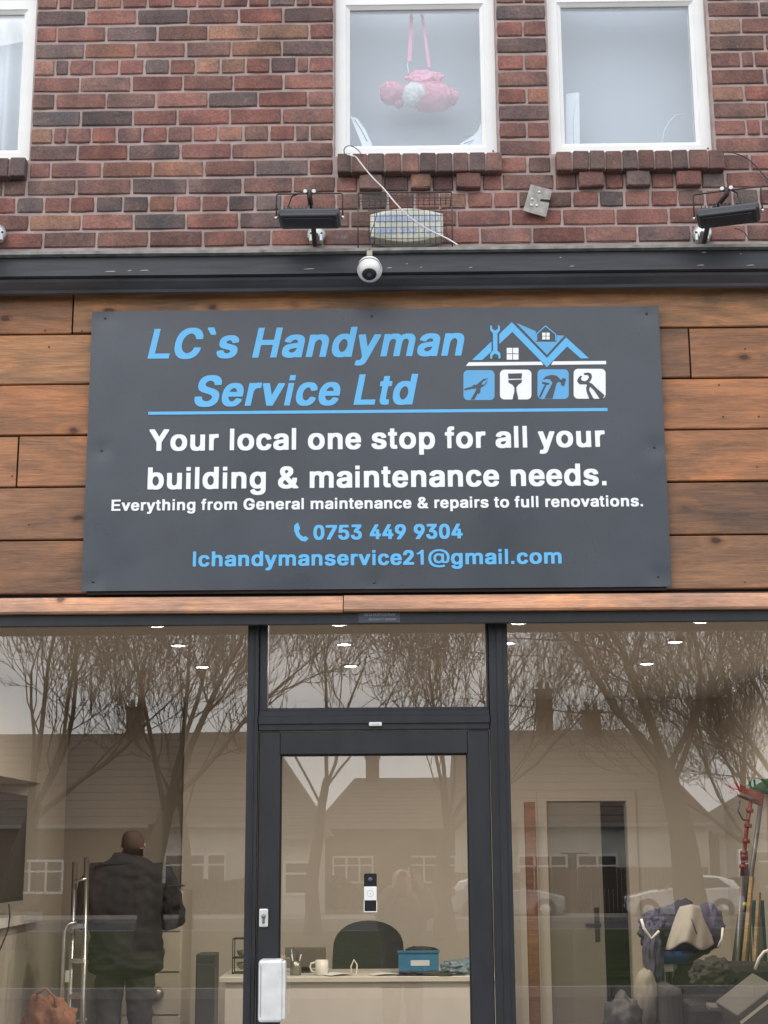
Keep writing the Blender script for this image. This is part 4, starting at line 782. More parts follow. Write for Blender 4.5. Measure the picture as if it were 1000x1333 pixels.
# panel with a slight dish round every fixing
fix_ = [(137, 414), (484, 411), (842, 408), (132, 586), (852, 582), (121, 757), (487, 758), (857, 750)]
NX, NZ = 96, 50; V = []; Fq = []
fxz = [(ax(u, v, YS), az(u, v, YS)) for u, v in fix_]
for j in range(NZ + 1):
    for i in range(NX + 1):
        x = x0s + (x1s - x0s) * i / NX; z = z0s + (z1s - z0s) * j / NZ
        dy = sum(.004 * math.exp(-((x - a) ** 2 + (z - b) ** 2) / .0012) for a, b in fxz)
        dy += .0012 * math.sin(x * 2.1 + .4) * math.sin(z * 3.3)
        V.append((x, YS + dy, z))
for j in range(NZ):
    for i in range(NX): a = j * (NX + 1) + i; Fq.append((a, a + 1, a + NX + 2, a + NX + 1))
pan = MB().add(V, Fq, smooth=True)
rim_ = [V[i_] for i_ in range(NX + 1)] + [V[j_ * (NX + 1) + NX] for j_ in range(1, NZ + 1)] + [V[NZ * (NX + 1) + i_] for i_ in range(NX - 1, -1, -1)] + [V[j_ * (NX + 1)] for j_ in range(NZ - 1, 0, -1)]
nr = len(rim_); pan.add(rim_ + [(p[0], YS + .005, p[2]) for p in rim_], [(i_, nr + i_, nr + (i_ + 1) % nr, (i_ + 1) % nr) for i_ in range(nr)] + [tuple(range(nr, 2 * nr))])
pan = pan.build('panel', SIGN, sign, fix=False)
MB().box((x0s + .02, YS + .012, z0s - .012), (x1s - .02, YS + .032, z0s + .03)).box((x0s + .02, YS + .012, z1s - .05), (x1s - .02, YS + .032, z1s - .02)).build('batten', M('dark_batten', 0), sign)
for x, z in fxz: MB().lathe([(.0, .0), (.005, .0005), (.0055, .003), (.004, .008)], (x, YS - .0005, z), (0, 1, 0), 10).build('screw', BLACK, sign)
SKY_B = M('sky_blue_vinyl', (.11, .43, .75), .4, noise=.02); SKY_C = M('mid_blue_vinyl', (.105, .36, .64), .4, noise=.02)
WV = M('white_vinyl', (.82, .83, .84), .4, noise=.02)
GLY = {}
for ln in GLYPHS.strip('\n').split('\n'):
    ch = ln[0]; a, rest = ln[1:].split(':'); loops = []
    for l in rest.split(';'):
        q = list(map(int, l.split(','))); loops.append(list(zip(q[::2], q[1::2])))
    GLY[ch] = (int(a), loops)
def area(l): return sum(l[i][0] * l[(i + 1) % len(l)][1] - l[(i + 1) % len(l)][0] * l[i][1] for i in range(len(l))) / 2
def text_mesh(s, shear=0):
    """unit em lettering in x-z; returns verts, faces, ink left, ink right"""
    V = []; Fq = []; x = 0; lo, hi = 1e9, -1e9
    for ch in s:
        if ch == ' ': x += .278; continue
        adv, loops = GLY[ch]; big = max(loops, key=lambda l: abs(area(l))); sg = area(big) > 0
        outs = [l for l in loops if (area(l) > 0) == sg]; holes = [l for l in loops if (area(l) > 0) != sg]
        for o in outs:
            xs = [p[0] for p in o]; ys = [p[1] for p in o]
            hh = [h for h in holes if min(xs) < h[0][0] < max(xs) and min(ys) < h[0][1] < max(ys)]
            LL = [[Vector((x + (p[0] + shear * p[1]) / 1000, p[1] / 1000, 0)) for p in l] for l in [o] + hh]
            n = len(V); pts = [p for l in LL for p in l]; V += [(p.x, 0, p.y) for p in pts]; Fq += [tuple(n + i for i in t) for t in tessellate_polygon(LL)]
            lo = min(lo, min(p.x for p in pts)); hi = max(hi, max(p.x for p in pts))
        x += adv / 1000
    return V, Fq, lo, hi
def lettering(name, s, uL, uR, vL, cap_v, mat, parent, Y, shear=0, cap=.718):
    V, Fq, lo, hi = text_mesh(s, shear); a = at(uL, vL, Y); xr = ax(uR, vL, Y); zc_ = az(uL, cap_v, Y)
    sx = (xr - a.x) / (hi - lo); sz = (zc_ - a.z) / cap; x = 0
    if (xr - a.x) < 1.0 and sz < .06 and Y > -.03: # small print stays one piece
        o = MB().add([(a.x + (q[0] - lo) * sx, Y, a.z + q[2] * sz) for q in V], Fq).build(name, mat, parent, fix=False); o['kind'] = 'stuff'; return
    root = bpy.data.objects.new(name, None); root.empty_display_size = .05; COL.objects.link(root); root.parent = parent
    for ch in s:
        if ch == ' ': x += .278; continue
        v_, f_, l_, h_ = text_mesh(ch, shear); MB().add([(a.x + (q[0] + x - lo) * sx, Y, a.z + q[2] * sz) for q in v_], f_).build('letter', mat, root, fix=False)
        x += GLY[ch][0] / 1000
YL = YS - .0016
lettering('lettering', "LC`s Handyman", 192, 605, 467, 428.2, SKY_B, sign, YL, .21)
lettering('lettering', "Service Ltd", 253, 545, 529, 489.5, SKY_B, sign, YL, .21)
lettering('lettering', "Your local one stop for all your", 194, 788, 587, 559, WV, sign, YL)
lettering('lettering', "building & maintenance needs.", 192, 790, 637, 608.5, WV, sign, YL)
lettering('lettering', "Everything from General maintenance & repairs to full renovations.", 145, 837.5, 665, 650.5, WV, sign, YL)
lettering('lettering', "0753 449 9304", 408, 602.5, 702.5, 683, SKY_B, sign, YL)
lettering('lettering', "lchandymanservice21@gmail.com", 251, 731.5, 737.5, 718, SKY_B, sign, YL)
def poly(name, pts, mat, parent=sign, k_=0, f=None):
    f = f or (lambda x, y: (590 + x / 4.545, 400 + y / 4.545)); P_ = [at(*f(*p), YL - k_ * .0007) for p in pts]
    if area([(p.x, p.z) for p in P_]) < 0: P_ = P_[::-1]
    t = tessellate_polygon([[Vector((p.x, p.z, 0)) for p in P_]])
    return MB().add([tuple(p) for p in P_], t).build(name, mat, parent, fix=False)
def stroke(name, pts, wd, mat, k_=0, f=None):
    """line of constant width through logo points"""
    out_l, out_r = [], []
    n = len(pts)
    for i, p in enumerate(pts):
        p = Vector(p); a = (p - Vector(pts[i - 1])).normalized() if i else None; b = (Vector(pts[i + 1]) - p).normalized() if i < n - 1 else None
        if a is None: nrm = Vector((-b.y, b.x)); ll = 1
        elif b is None: nrm = Vector((-a.y, a.x)); ll = 1
        else:
            nn = (Vector((-a.y, a.x)) + Vector((-b.y, b.x))).normalized(); nrm = nn; ll = 1 / max(.5, nn.dot(Vector((-a.y, a.x))))
        ww = (wd[i] if isinstance(wd, (list, tuple)) else wd) / 2 * ll
        out_l.append(tuple(p + nrm * ww)); out_r.append(tuple(p - nrm * ww))
    return poly(name, out_l + out_r[::-1], mat, k_=k_, f=f)
idn = lambda x, y: (x, y)
stroke('underline', [(193, 538), (791, 533)], 4, SKY_B, f=idn)
poly('roof_emblem', [(112, 312), (347, 88), (555, 300), (668, 178), (803, 302), (755, 303), (675, 232), (555, 354), (350, 146), (172, 312)], SKY_B)
poly('roof_emblem', [(372, 92), (490, 142), (490, 204), (612, 204), (612, 165), (659, 168), (555, 282)], SKY_C)
stroke('dormer_outline', [(494, 198), (494, 158), (546, 110), (607, 160), (607, 198)], 6, SKY_B, 1)
for x in (527, 551):
    for y in (150, 172): poly('window_emblem', [(x, y), (x + 20, y), (x + 20, y + 19), (x, y + 19)], WV, k_=1)
for x in (317, 354):
    for y in (240, 277): poly('window_emblem', [(x, y), (x + 33, y), (x + 33, y + 33), (x, y + 33)], WV, k_=1)
stroke('wrench_outline', [(250, 120), (250, 300)], 46, SIGN, 1)
stroke('wrench_emblem', [(249, 150), (249, 265)], 26, SKY_B, 2)
poly('wrench_emblem', [(218, 112), (228, 104), (232, 128), (248, 138), (264, 128), (267, 102), (277, 114), (277, 138), (262, 156), (236, 156), (220, 138)], SKY_B, k_=3)
poly('wrench_emblem', [(218, 300), (230, 308), (233, 284), (249, 274), (266, 284), (270, 308), (281, 298), (279, 272), (262, 256), (236, 256), (220, 274)], SKY_B, k_=3)
poly('ground_line', [(92, 325), (520, 322), (534, 341), (76, 347)], WV); poly('ground_line', [(592, 320), (905, 317), (905, 337), (580, 341)], WV)
def rrect(x0, y0, x1, y1, r):
    o = []
    for cx, cy, a0 in ((x1 - r, y0 + r, -90), (x1 - r, y1 - r, 0), (x0 + r, y1 - r, 90), (x0 + r, y0 + r, 180)):
        for q in range(6): a = R(a0 + q * 18); o.append((cx + r * math.cos(a), cy + r * math.sin(a)))
    return o
poly('tool_tile', rrect(61, 372, 245, 549, 26), SKY_C); poly('tool_tile', rrect(277, 369, 463, 545, 26), WV)
poly('tool_tile', rrect(499, 367, 684, 543, 26), SKY_C); poly('tool_tile', rrect(713, 364, 902, 541, 26), WV)
T1 = SIGN
poly('pliers_emblem', [(66, 492), (66, 482), (112, 468), (124, 456), (134, 460), (148, 450), (160, 440), (178, 424), (208, 420), (176, 440), (168, 458), (184, 456), (205, 428), (196, 452), (176, 470), (166, 474), (160, 488), (162, 500), (152, 514), (146, 508), (126, 546), (104, 546), (134, 494), (136, 478), (128, 482), (112, 482)], T1, k_=1)
poly('brush_emblem', [(324, 392), (408, 390), (405, 422), (328, 423)], T1, k_=1)
poly('brush_emblem', [(326, 430), (407, 428), (406, 444), (386, 458), (374, 474), (376, 500), (384, 530), (384, 545), (352, 545), (354, 530), (362, 500), (362, 474), (350, 458), (328, 446)], T1, k_=1)
poly('hammer_emblem', [(528, 430), (546, 410), (580, 400), (612, 404), (632, 424), (640, 430), (650, 416), (668, 426), (656, 468), (638, 460), (640, 448), (626, 440), (612, 450), (588, 540), (540, 540), (588, 446), (570, 424), (548, 424)], T1, k_=1)
stroke('hammer_emblem', [(526, 446), (568, 454)], 12, T1, 1); stroke('hammer_emblem', [(550, 452), (512, 532)], 10, T1, 2)
poly('pincers_emblem', [(754, 404), (738, 422), (734, 440), (748, 456), (784, 456), (796, 448), (812, 436), (822, 414), (818, 394), (800, 385), (772, 390), (776, 400), (798, 402), (804, 414), (794, 430), (780, 438), (760, 432), (756, 420), (764, 408)], T1, k_=1)
poly('pincers_emblem', [(784, 452), (802, 442), (822, 452), (846, 476), (896, 520), (884, 541), (866, 539), (836, 494), (816, 474), (808, 470), (804, 488), (820, 520), (832, 541), (806, 541), (792, 508), (786, 476), (792, 462)], T1, k_=2)
poly('handset_emblem', [(383, 686), (388, 682), (391, 690), (389, 693), (391, 698), (395, 701), (398, 700), (402, 703), (398, 707), (392, 706), (386, 700), (383, 693)], SKY_B, f=lambda x, y: (x, y - 2))

# ================================================================== THINGS FIXED TO THE WALL
# ---- floodlights on bracket arms
def floodlight(label, u, v, turn, arm_u):
    """(u, v) centre of the lamp body; it hangs out from the wall on a short arm"""
    Y = -.30; c = at(u, v, Y); t = thing('floodlight', label, 'floodlight', c, (0, 0, turn), 'black floodlights above the fascia')
    MB().box((-.128, -.065, -.020), (.128, .07, .014), bev=.010).box((-.118, -.073, -.027), (.118, .06, -.012), bev=.005).build('housing', BLACK, t)
    f = MB()
    for i in range(15): f.box((-.105 + i * .015, -.05, .0142), (-.1015 + i * .015, .06, .032))
    f.build('cooling_fins', BLACK, t)
    MB().box((-.1, -.06, -.0315), (.1, .045, -.0272)).build('lens', M('lamp_lens', (.05, .05, .055), .2), t)
    # stirrup
    MB().tube([(-.138, 0, 0), (-.138, .0, .10), (-.13, 0, .106), (.13, 0, .106), (.138, 0, .10), (.138, 0, 0)], .0035, 6).build('stirrup', M('rusty_black', (.045, .035, .03), .7), t)
    for s_ in (-1, 1): MB().lathe([(.008, 0), (.008, .012)], (s_ * .132, 0, -.002), (s_, 0, 0), 8).build('bolt', STEEL, t)
    return t, c
def bracket(t, base, side):
    """arm from the lamp's stirrup down to a round plate on the wall; base in the lamp's own axes"""
    a = Vector((0, 0, .106)); b = Vector(base)
    MB().tube([a + Vector((0, 0, .012)), (0, .0, .09), Vector((b.x * .6, b.y * .35, .06)), Vector((b.x * .9, b.y * .7, -.02)), b], .011, 8).build('arm', M('rusty_black', 0), t)
    MB().lathe([(.0, -.012), (.02, -.012), (.040, -.004), (.042, .012)], b, (0, 1, 0), 18).build('wall_plate', M('galvanised', (.5, .51, .5), .45, .6), t)
    m = MB()
    for s_ in (-1, 1): m.lathe([(.0, -.004), (.005, -.002), (.005, .004)], b + Vector((s_ * .024, -.012, 0)), (0, 1, 0), 8)
    m.build('screw', BLACK, t)
    m = MB()
    for s_ in (-1, 1): m.lathe([(.008, -.01), (.010, 0), (.008, .012)], a + Vector((s_ * .018, -.005, .006)), (0, 1, 0), 10)
    m.build('clamp_nut', M('galvanised', 0), t)
    MB().box((b.x - .03, b.y - .03, b.z - .045), (b.x - .013, b.y + .005, b.z - .01), bev=.004).box((b.x + .013, b.y - .03, b.z - .045), (b.x + .03, b.y + .005, b.z - .01), bev=.004).build('bracket_foot', M('galvanised', 0), t)
t, c = floodlight('black floodlight on a bent arm left of the oval alarm box', 403, 283, R(0), 411)
b_ = at(412, 305, .04) - c; bracket(t, b_, 1)
pts = [(-.02, .0, .12), (-.075, .01, .10), (-.09, .02, .06), (-.06, .03, .03), (-.03, .02, .02)]
MB().tube(pts, .0035, 6).build('cable', BLACK, t)
t, c = floodlight('black floodlight turned outwards at the right edge, under the wall cable', 948, 279, R(-16), 916)
b_ = at(914, 303, .04) - c; bv = Matrix.Rotation(R(16), 3, 'Z') @ b_; bracket(t, bv, 1)
MB().tube([(.01, .0, .11), (.04, .02, .10), (.05, .02, .06), (.045, .02, .02)], .0035, 6).build('cable', BLACK, t)
t, c = floodlight('third floodlight, only its pale round wall plate showing at the left edge', -62, 290, R(14), 0)
b_ = at(-4, 303, .03) - c; bv = Matrix.Rotation(R(-14), 3, 'Z') @ b_; bracket(t, bv, 1)

# ---- oval alarm box behind a wire cage
al = thing('alarm_box', 'cream oval alarm box with blue lettering inside a wire mesh cage', 'alarm box')
c0, c1 = at(482, 295, -.02), at(577, 290, -.02); cx, cz = (c0.x + c1.x) / 2, az(530, 293, -.02); hw = (c1.x - c0.x) / 2; hh = (az(530, 270, -.02) - az(530, 315, -.02)) / 2
def oval(k_, y):
    o = []
    for sgn in (1, -1):
        xs = np.linspace(-1, 1, 15) * sgn
        for x in xs: o.append((cx + x * hw * k_, y, cz + sgn * (hh * (.66 + .34 * math.cos(x * math.pi / 2))) * k_))
    return o
rings_ = [oval(.98, .055), oval(1.0, .0), oval(1.0, -.012), oval(.96, -.022), oval(.8, -.026)]
v = [p for r_ in rings_ for p in r_]; n = 30; f = [tuple(n * 4 + i for i in range(n))]
for a_ in range(4): f += [(a_ * n + i, a_ * n + (i + 1) % n, (a_ + 1) * n + (i + 1) % n, (a_ + 1) * n + i) for i in range(n)]
MB().add(v, f).build('cover', M('aged_cream_plastic', (.66, .64, .54), .4), al)
AB = M('faded_blue_print', (.36, .48, .70), .6)
lettering('lettering', "MORNINGGUARD", 490, 572, 290, 279, AB, al, -.0275); lettering('lettering', "0800 252 725", 487, 570, 305, 295.5, AB, al, -.0275)
cg = thing('wire_cage', 'square wire mesh cage fixed over the oval alarm box', 'cage')
m = MB(); yc = -.075; xa, xb = ax(466, 250, yc), ax(588, 250, yc); za, zb_ = az(530, 318, yc), az(530, 252, yc)
nx = int((xb - xa) / .0235); nz_ = int((zb_ - za) / .0235)
WIRE = M('dark_wire', (.06, .05, .045), .6)
xl, xr = ax(482, 290, yc), ax(578, 290, yc)
for i in range(nx + 1):
    x = xa + (xb - xa) * i / nx
    if not (xl - .012 < x < xr + .012): continue
    m = MB().tube([(x, .05, zb_), (x, yc, zb_), (x, yc, za + .004)], .0015, 5); m.build('wire', WIRE, cg)
for j in range(nz_ + 1):
    z = za + (zb_ - za) * j / nz_
    if j >= nz_ - 1: a0, a1 = xa, xb
    elif j % 4 == 0: a0, a1 = xa, xb
    else: a0, a1 = xl - .008, xr + .008
    MB().tube([(a0, yc - .003, z), (a1, yc - .003, z)], .0014, 5).build('wire', WIRE, cg)
for k_ in range(3):
    y = .04 - k_ * .035
    MB().tube([(xa, y, zb_ + .002), (xb, y, zb_ + .002)], .0015, 5).build('wire', WIRE, cg)
for x in (xa, xb): MB().tube([(x, .055, za), (x, yc, za), (x, yc, zb_), (x, .055, zb_)], .0028, 6).build('frame_rod', WIRE, cg)
MB().tube([(xa, yc, zb_ + .006), (xb, yc, zb_ + .006)], .0028, 6).build('frame_rod', WIRE, cg)

# ---- dome camera
cm = thing('dome_camera', 'white ball security camera on the black cornice above the sign', 'camera', at(481, 347, -.20))
WP = M('white_plastic', (.78, .77, .73), .3, noise=.03)
MB().lathe([(.0, .075), (.03, .075), (.045, .07), (.052, .045), (.0535, .02), (.052, .0), (.045, -.02), (.04, -.024)], (0, .03, -.004), (0, .72, .35), 28).build('base', WP, cm)
MB().lathe([(.0, -.056), (.020, -.054), (.034, -.046), (.043, -.03), (.047, -.012), (.0475, .0), (.046, .012), (.03, .03)], (0, 0, 0), (0, .52, .85), 28).build('ball', WP, cm)
MB().lathe([(.0475, -.008), (.0484, -.006), (.0484, -.003), (.0475, -.001)], (0, 0, 0), (0, .52, .85), 28).build('seam', M('grey_gasket', 0), cm)
MB().lathe([(.0, -.0575), (.024, -.0565), (.0295, -.052), (.031, -.048)], (0, -.001, -.003), (0, .52, .85), 24).build('lens_window', M('black_glass', (.012, .013, .016), .12, noise=0), cm)
MB().lathe([(.0, -.059), (.009, -.0585), (.011, -.056)], (0, -.001, -.003), (0, .52, .85), 16).build('lens', M('lens_glass', (.06, .06, .09), .05, noise=0), cm)
MB().box((-.012, .01, .052), (.012, .05, .078), bev=.003).build('cable_gland', M('brass_gland', (.4, .36, .26), .5), cm)
b = at(482, 322, -.14) - cm.location
MB().tube([(0, .03, .07), (0, .05, .10), (-.01, .12, .12), (.005, .2, .16), (.02, .23, .22)], .0022, 6).build('cable', BLACK, cm)
MB().tube([(0, .02, .072), (-.03, .1, .125), (-.07, .18, .14), (-.11, .22, .13), (-.12, .24, .12)], .0022, 6).build('cable', BLACK, cm)
MB().box((-.03, .05, -.03), (.03, .10, .04), bev=.01).build('mount', WP, cm)

# ---- notched metal plate
def on_wall(pts, Y): return [(at(u, v, Y).x, at(u, v, Y).z) for u, v in pts]
pl = thing('notched_plate', 'tilted dull metal plate with a notch screwed to the bricks', 'metal plate')
PLM = M('dull_grey_metal', (.3, .28, .255), .6, .4, noise=.35, nscale=30, bump=.0008)
MB().prism(on_wall([(691, 240), (719, 247), (716, 260), (704, 259), (703, 262), (715, 264), (711, 282.5), (681, 274)], .03)[::-1], .03, .037).build('plate', PLM, pl)
MB().prism(on_wall([(689, 246), (716, 251), (711, 279), (684, 271)], .045), .037, .058).build('spacer', BLACK, pl)
for u, v in ((702, 250), (693, 259), (692, 267), (699, 267.5)): MB().lathe([(.0, -.003), (.006, -.001), (.007, .0)], at(u, v, .029), (0, 1, 0), 10).build('screw', M('galvanised', 0), pl)

# ---- loose cables on the wall
def cable(label, pts, r, mat, Y=None):
    P3 = [at(u, v, y) for u, v, y in pts]; sm = []
    for i in range(len(P3) - 1):
        p0, p1, p2, p3 = P3[max(i - 1, 0)], P3[i], P3[i + 1], P3[min(i + 2, len(P3) - 1)]
        for k_ in range(6):
            s_ = k_ / 6; sm.append(.5 * ((2 * p1) + (p2 - p0) * s_ + (2 * p0 - 5 * p1 + 4 * p2 - p3) * s_ ** 2 + (3 * p1 - p0 - 3 * p2 + p3) * s_ ** 3))
    sm.append(P3[-1]); return tag(MB().tube(sm, r, 7).build('cable', mat), label, 'cable')
cable('white cable running diagonally from the window sill across the alarm cage', [(452, 201, .03), (459, 203, -.07), (464, 205, -.075), (474, 218, -.075), (486, 232, -.08), (500, 246, -.09), (513, 262, -.1), (528, 278, -.1), (545, 291, -.1), (560, 300, -.1), (575, 307, -.1), (585, 312, -.11), (596, 319, -.13)], .0032, M('white_cable', (.72, .68, .66), .4))
cable('thin dark cable looping over the lower left corner of the window frame', [(449, 202, .09), (448, 195, .08), (451, 191, .07), (457, 190, .06), (466, 195, .04), (471, 202, -.06)], .0022, BLACK)
cable('dark cable dropping in front of the left end of the alarm box', [(491, 270, -.085), (490, 280, -.09), (487, 292, -.09), (483, 302, -.09), (481, 318, -.14)], .0022, BLACK)
cable('thin dark cable curving over the bricks at the right edge', [(946, 197, .05), (958, 200, .045), (972, 206, .045), (985, 217, .045), (995, 229, .045), (1010, 243, .045)], .0024, BLACK)
cable('short thin cable hanging below the right floodlight', [(957, 297, -.15), (968, 302, 0), (975, 311, .02)], .002, BLACK)
# ================================================================== THE SHOPFRONT
sf = thing('shopfront', 'dark grey shopfront with two large panes and a glazed door between them', 'shopfront', (0, 0, 0))
ZH = az(500, 812, -.01); ZHT = az(500, 796, -.01) - .003
YFr, YGl = .09, .135
MB().box((-4.5, -.006, ZH), (4.5, .022, ZHT), bev=.003).build('header', GREY, sf)
MB().box((-4.5, .0221, ZHT - .008), (4.5, .085, ZHT + .08)).build('shutter_box', BLACK, sf)
MB().box((-2.42, .088, ZH + .055), (2.42, .174, ZH + .25)).build('head_rail', GREY, sf)
XL0, XL1, XR0, XR1 = ax(320.5, 1000, YFr), ax(337, 900, YFr), ax(637, 900, YFr), ax(662, 900, YFr)
DT = az(500, 950, YFr); TB = az(500, 924, YFr); DG = az(500, 981, YFr)
fr = MB()
for x0, x1, nm in ((XL0, XL1 - .002, 0), (XR0 + .002, XR1, 0), (-2.36, -2.28, 0), (2.28, 2.36, 0)):
    m = MB().box((x0, YFr, .02), (x1, .17, ZH + .1), bev=.003)
    if abs(x0) < 1: m.box((x0 + .03, YFr - .006, .02), (x1 - .02, YFr - .0005, ZH + .1), bev=.0015)
    m.build('mullion', GREY, sf)
MB().box((XL1, YFr + .004, DT), (XR0, .17, TB), bev=.003).box((XL1, YFr - .004, DT + .026), (XR0, YFr + .0035, DT + .058), bev=.0015).build('transom_bar', GREY, sf)
# beads of the fanlight
tx0, tx1 = ax(348, 870, YFr), ax(633, 870, YFr)
MB().box((XL1, .11, TB), (tx0, .16, ZH + .1), bev=.002).build('glazing_bead', GREY, sf); MB().box((tx1, .11, TB), (XR0, .16, ZH + .1), bev=.002).build('glazing_bead', GREY, sf)
MB().box((tx0, .11, TB), (tx1, .16, TB + .012)).build('glazing_bead', GREY, sf)
MB().box((tx0 - .004, YGl, TB + .004), (tx1 + .004, YGl + .006, ZH + .1)).build('fanlight_pane', GLASS, sf)
MB().box((-2.285, YGl, .40), (XL0 + .006, YGl + .006, ZH + .1)).build('window_pane', GLASS, sf)
MB().box((XR1 - .006, YGl, .40), (2.285, YGl + .006, ZH + .1)).build('window_pane', GLASS, sf)
for a, b in ((-2.28, XL0), (XR1, 2.28)):
    MB().box((a, YFr, .17), (b, .17, .405), bev=.003).box((a, YFr + .02, .0), (b, .17, .328)).build('stall_riser', GREY, sf)
# door
dl, dr = ax(363.5, 1100, YFr), ax(611, 1100, YFr)
d_ = MB().box((XL1 + .003, YFr + .008, .03), (dl, .152, DT - .004), bev=.004).box((dr, YFr + .008, .03), (XR0 - .003, .152, DT - .004), bev=.004)
d_.box((dl, YFr + .0095, DG), (dr, .151, DT - .0055), bev=.002).box((dl, YFr + .0095, .03), (dr, .151, .24), bev=.002)
door = d_.build('door', GREY, sf)
g = MB()
for a, b in (((dl, .115, .24), (dl + .006, .14, DG)), ((dr - .006, .115, .24), (dr, .14, DG)), ((dl + .006, .115, DG - .006), (dr - .006, .14, DG))): g.box(a, b)
g.build('gasket', M('black_rubber', (.012, .012, .013), .8), door)
MB().box((dl + .002, YGl + .001, .242), (dr - .002, YGl + .007, DG - .002)).build('pane', GLASS, door)
q0, q1 = at(337, 1207, .08), at(349, 1183, .08)
lk = MB().box((q0.x, .085, q0.z), (q1.x, YFr + .008, q1.z), bev=.005).build('lock_plate', M('satin_steel', (.62, .62, .6), .35, .3), door)
mx_ = (q0.x + q1.x) / 2; mz_ = (q0.z + q1.z) / 2
MB().lathe([(.0, -.004), (.0085, -.003), (.0085, .004)], (mx_, .083, mz_ + .006), (0, 1, 0), 14).box((mx_ - .005, .080, mz_ - .022), (mx_ + .005, .086, mz_), bev=.002).build('lock_cylinder', M('dark_brass', (.2, .19, .17), .4, .6), lk)
q0, q1 = at(336, 1331, .02), at(372, 1249, .02)
h_ = MB().box((q0.x, .005, q0.z), (q1.x - .012, YFr + .008, q1.z), bev=.012).box((q1.x - .016, .015, q0.z + .008), (q1.x, .075, q1.z - .006), bev=.006)
hd = h_.build('handle', M('silver_handle', (.66, .66, .64), .38, .15, noise=.14, nscale=16), door)
MB().box((q0.x + .008, .0035, q0.z + .02), (q0.x + .012, .0055, q1.z - .02)).build('seam', M('seam_grey', (.3, .3, .3), .6), hd)
# things stuck on the glass and frame
YB2 = .118
b0, b1 = at(474, 1187, YB2), at(490.5, 1137, YB2)
db = thing('video_doorbell', 'small black and white video doorbell stuck on the door glass', 'doorbell', (0, 0, 0))
MB().box((b0.x, YB2, b0.z), (b1.x, YGl - .001, b1.z), bev=.004).build('body', M('black_gloss', (.015, .016, .018), .2, noise=0), db)
za_, zb_2 = az(482, 1172, YB2), az(482, 1154, YB2)
MB().box((b0.x + .0005, YB2 - .002, za_), (b1.x - .0005, YB2 + .002, zb_2), bev=.001).build('white_panel', WP, db)
MB().box((b0.x - .001, YB2 - .0012, b0.z - .001), (b0.x + .0018, YB2 + .004, za_)).box((b1.x - .0018, YB2 - .0012, b0.z - .001), (b1.x + .001, YB2 + .004, za_)).box((b0.x + .0018, YB2 - .001, b0.z - .001), (b1.x - .0018, YB2 + .004, b0.z + .002)).build('white_rim', WP, db)
bc_ = ((b0.x + b1.x) / 2, YB2 - .003, (za_ + zb_2) / 2)
ringp = [(bc_[0] + .0125 * math.cos(q * math.pi / 12), bc_[1] + .0005, bc_[2] + .0125 * math.sin(q * math.pi / 12)) for q in range(25)]
MB().tube(ringp, .0009, 5, cap=False).tube([(bc_[0], bc_[1] + .0005, bc_[2] - .004), (bc_[0], bc_[1] + .0005, bc_[2] + .004)], .0012, 5).build('button', M('ring_grey', (.42, .42, .42), .4), db)
MB().lathe([(.0, -.006), (.008, -.005), (.011, .0)], (bc_[0], YB2 - .0005, az(482, 1145, YB2)), (0, 1, 0), 20).build('lens', M('lens_glass', 0), db)
tg = thing('white_tag', 'tiny white tag on the transom bar above the door', 'tag')
q0, q1 = at(480.5, 945, .08), at(497, 940, .08)
MB().box((q0.x, .078, q0.z), (q1.x, YFr - .001, q1.z), bev=.002).build('plate', WHITE, tg)
MB().box((q0.x + .008, .0765, (q0.z + q1.z) / 2 - .001), (q1.x - .008, .078, (q0.z + q1.z) / 2 + .001)).build('print', M('seam_grey', 0), tg)
# maker's plate on the header
hp = thing('makers_plate', 'faint dark plate with grey capitals in the middle of the dark header', 'plate')
q0, q1 = at(467, 810.5, -.012), at(521, 796.8, -.012)
MB().box((q0.x, -.009, q0.z), (q1.x, -.0065, q1.z - .002)).build('plate', M('plate_grey', (.05, .06, .075), .4), hp)
lettering('lettering', 'GUARDIAN', 474, 514, 802, 798.2, M('plate_print', (.2, .22, .24), .5), hp, -.0096)
lettering('lettering', 'SECURITY DOORS', 480, 516, 807.5, 804.8, M('plate_print', 0), hp, -.0096) if all(c in GLY or c == ' ' for c in 'SECURITY DOORS') else MB().box((at(502, 808, -.01).x, -.0098, at(502, 808, -.01).z), (at(517, 806, -.01).x, -.0092, at(517, 806, -.01).z)).build('print', M('plate_print', 0), hp)
# walls either side of the shopfront and behind the fascia
lw_ = MB()
for a, b in ((-4.5, -2.37), (2.37, 4.5)): lw_.box((a, -.03, 0), (b, .16, ZH - .005))
lw_.build('side_pier', M('painted_render', (.12, .125, .13), .8, noise=.15), bld, (0, -YB, 0))
MB().box((-4.5, .34, 2.9), (4.5, .40, 4.3)).build('lintel', M('dark_batten', 0), bld, (0, -YB, 0))

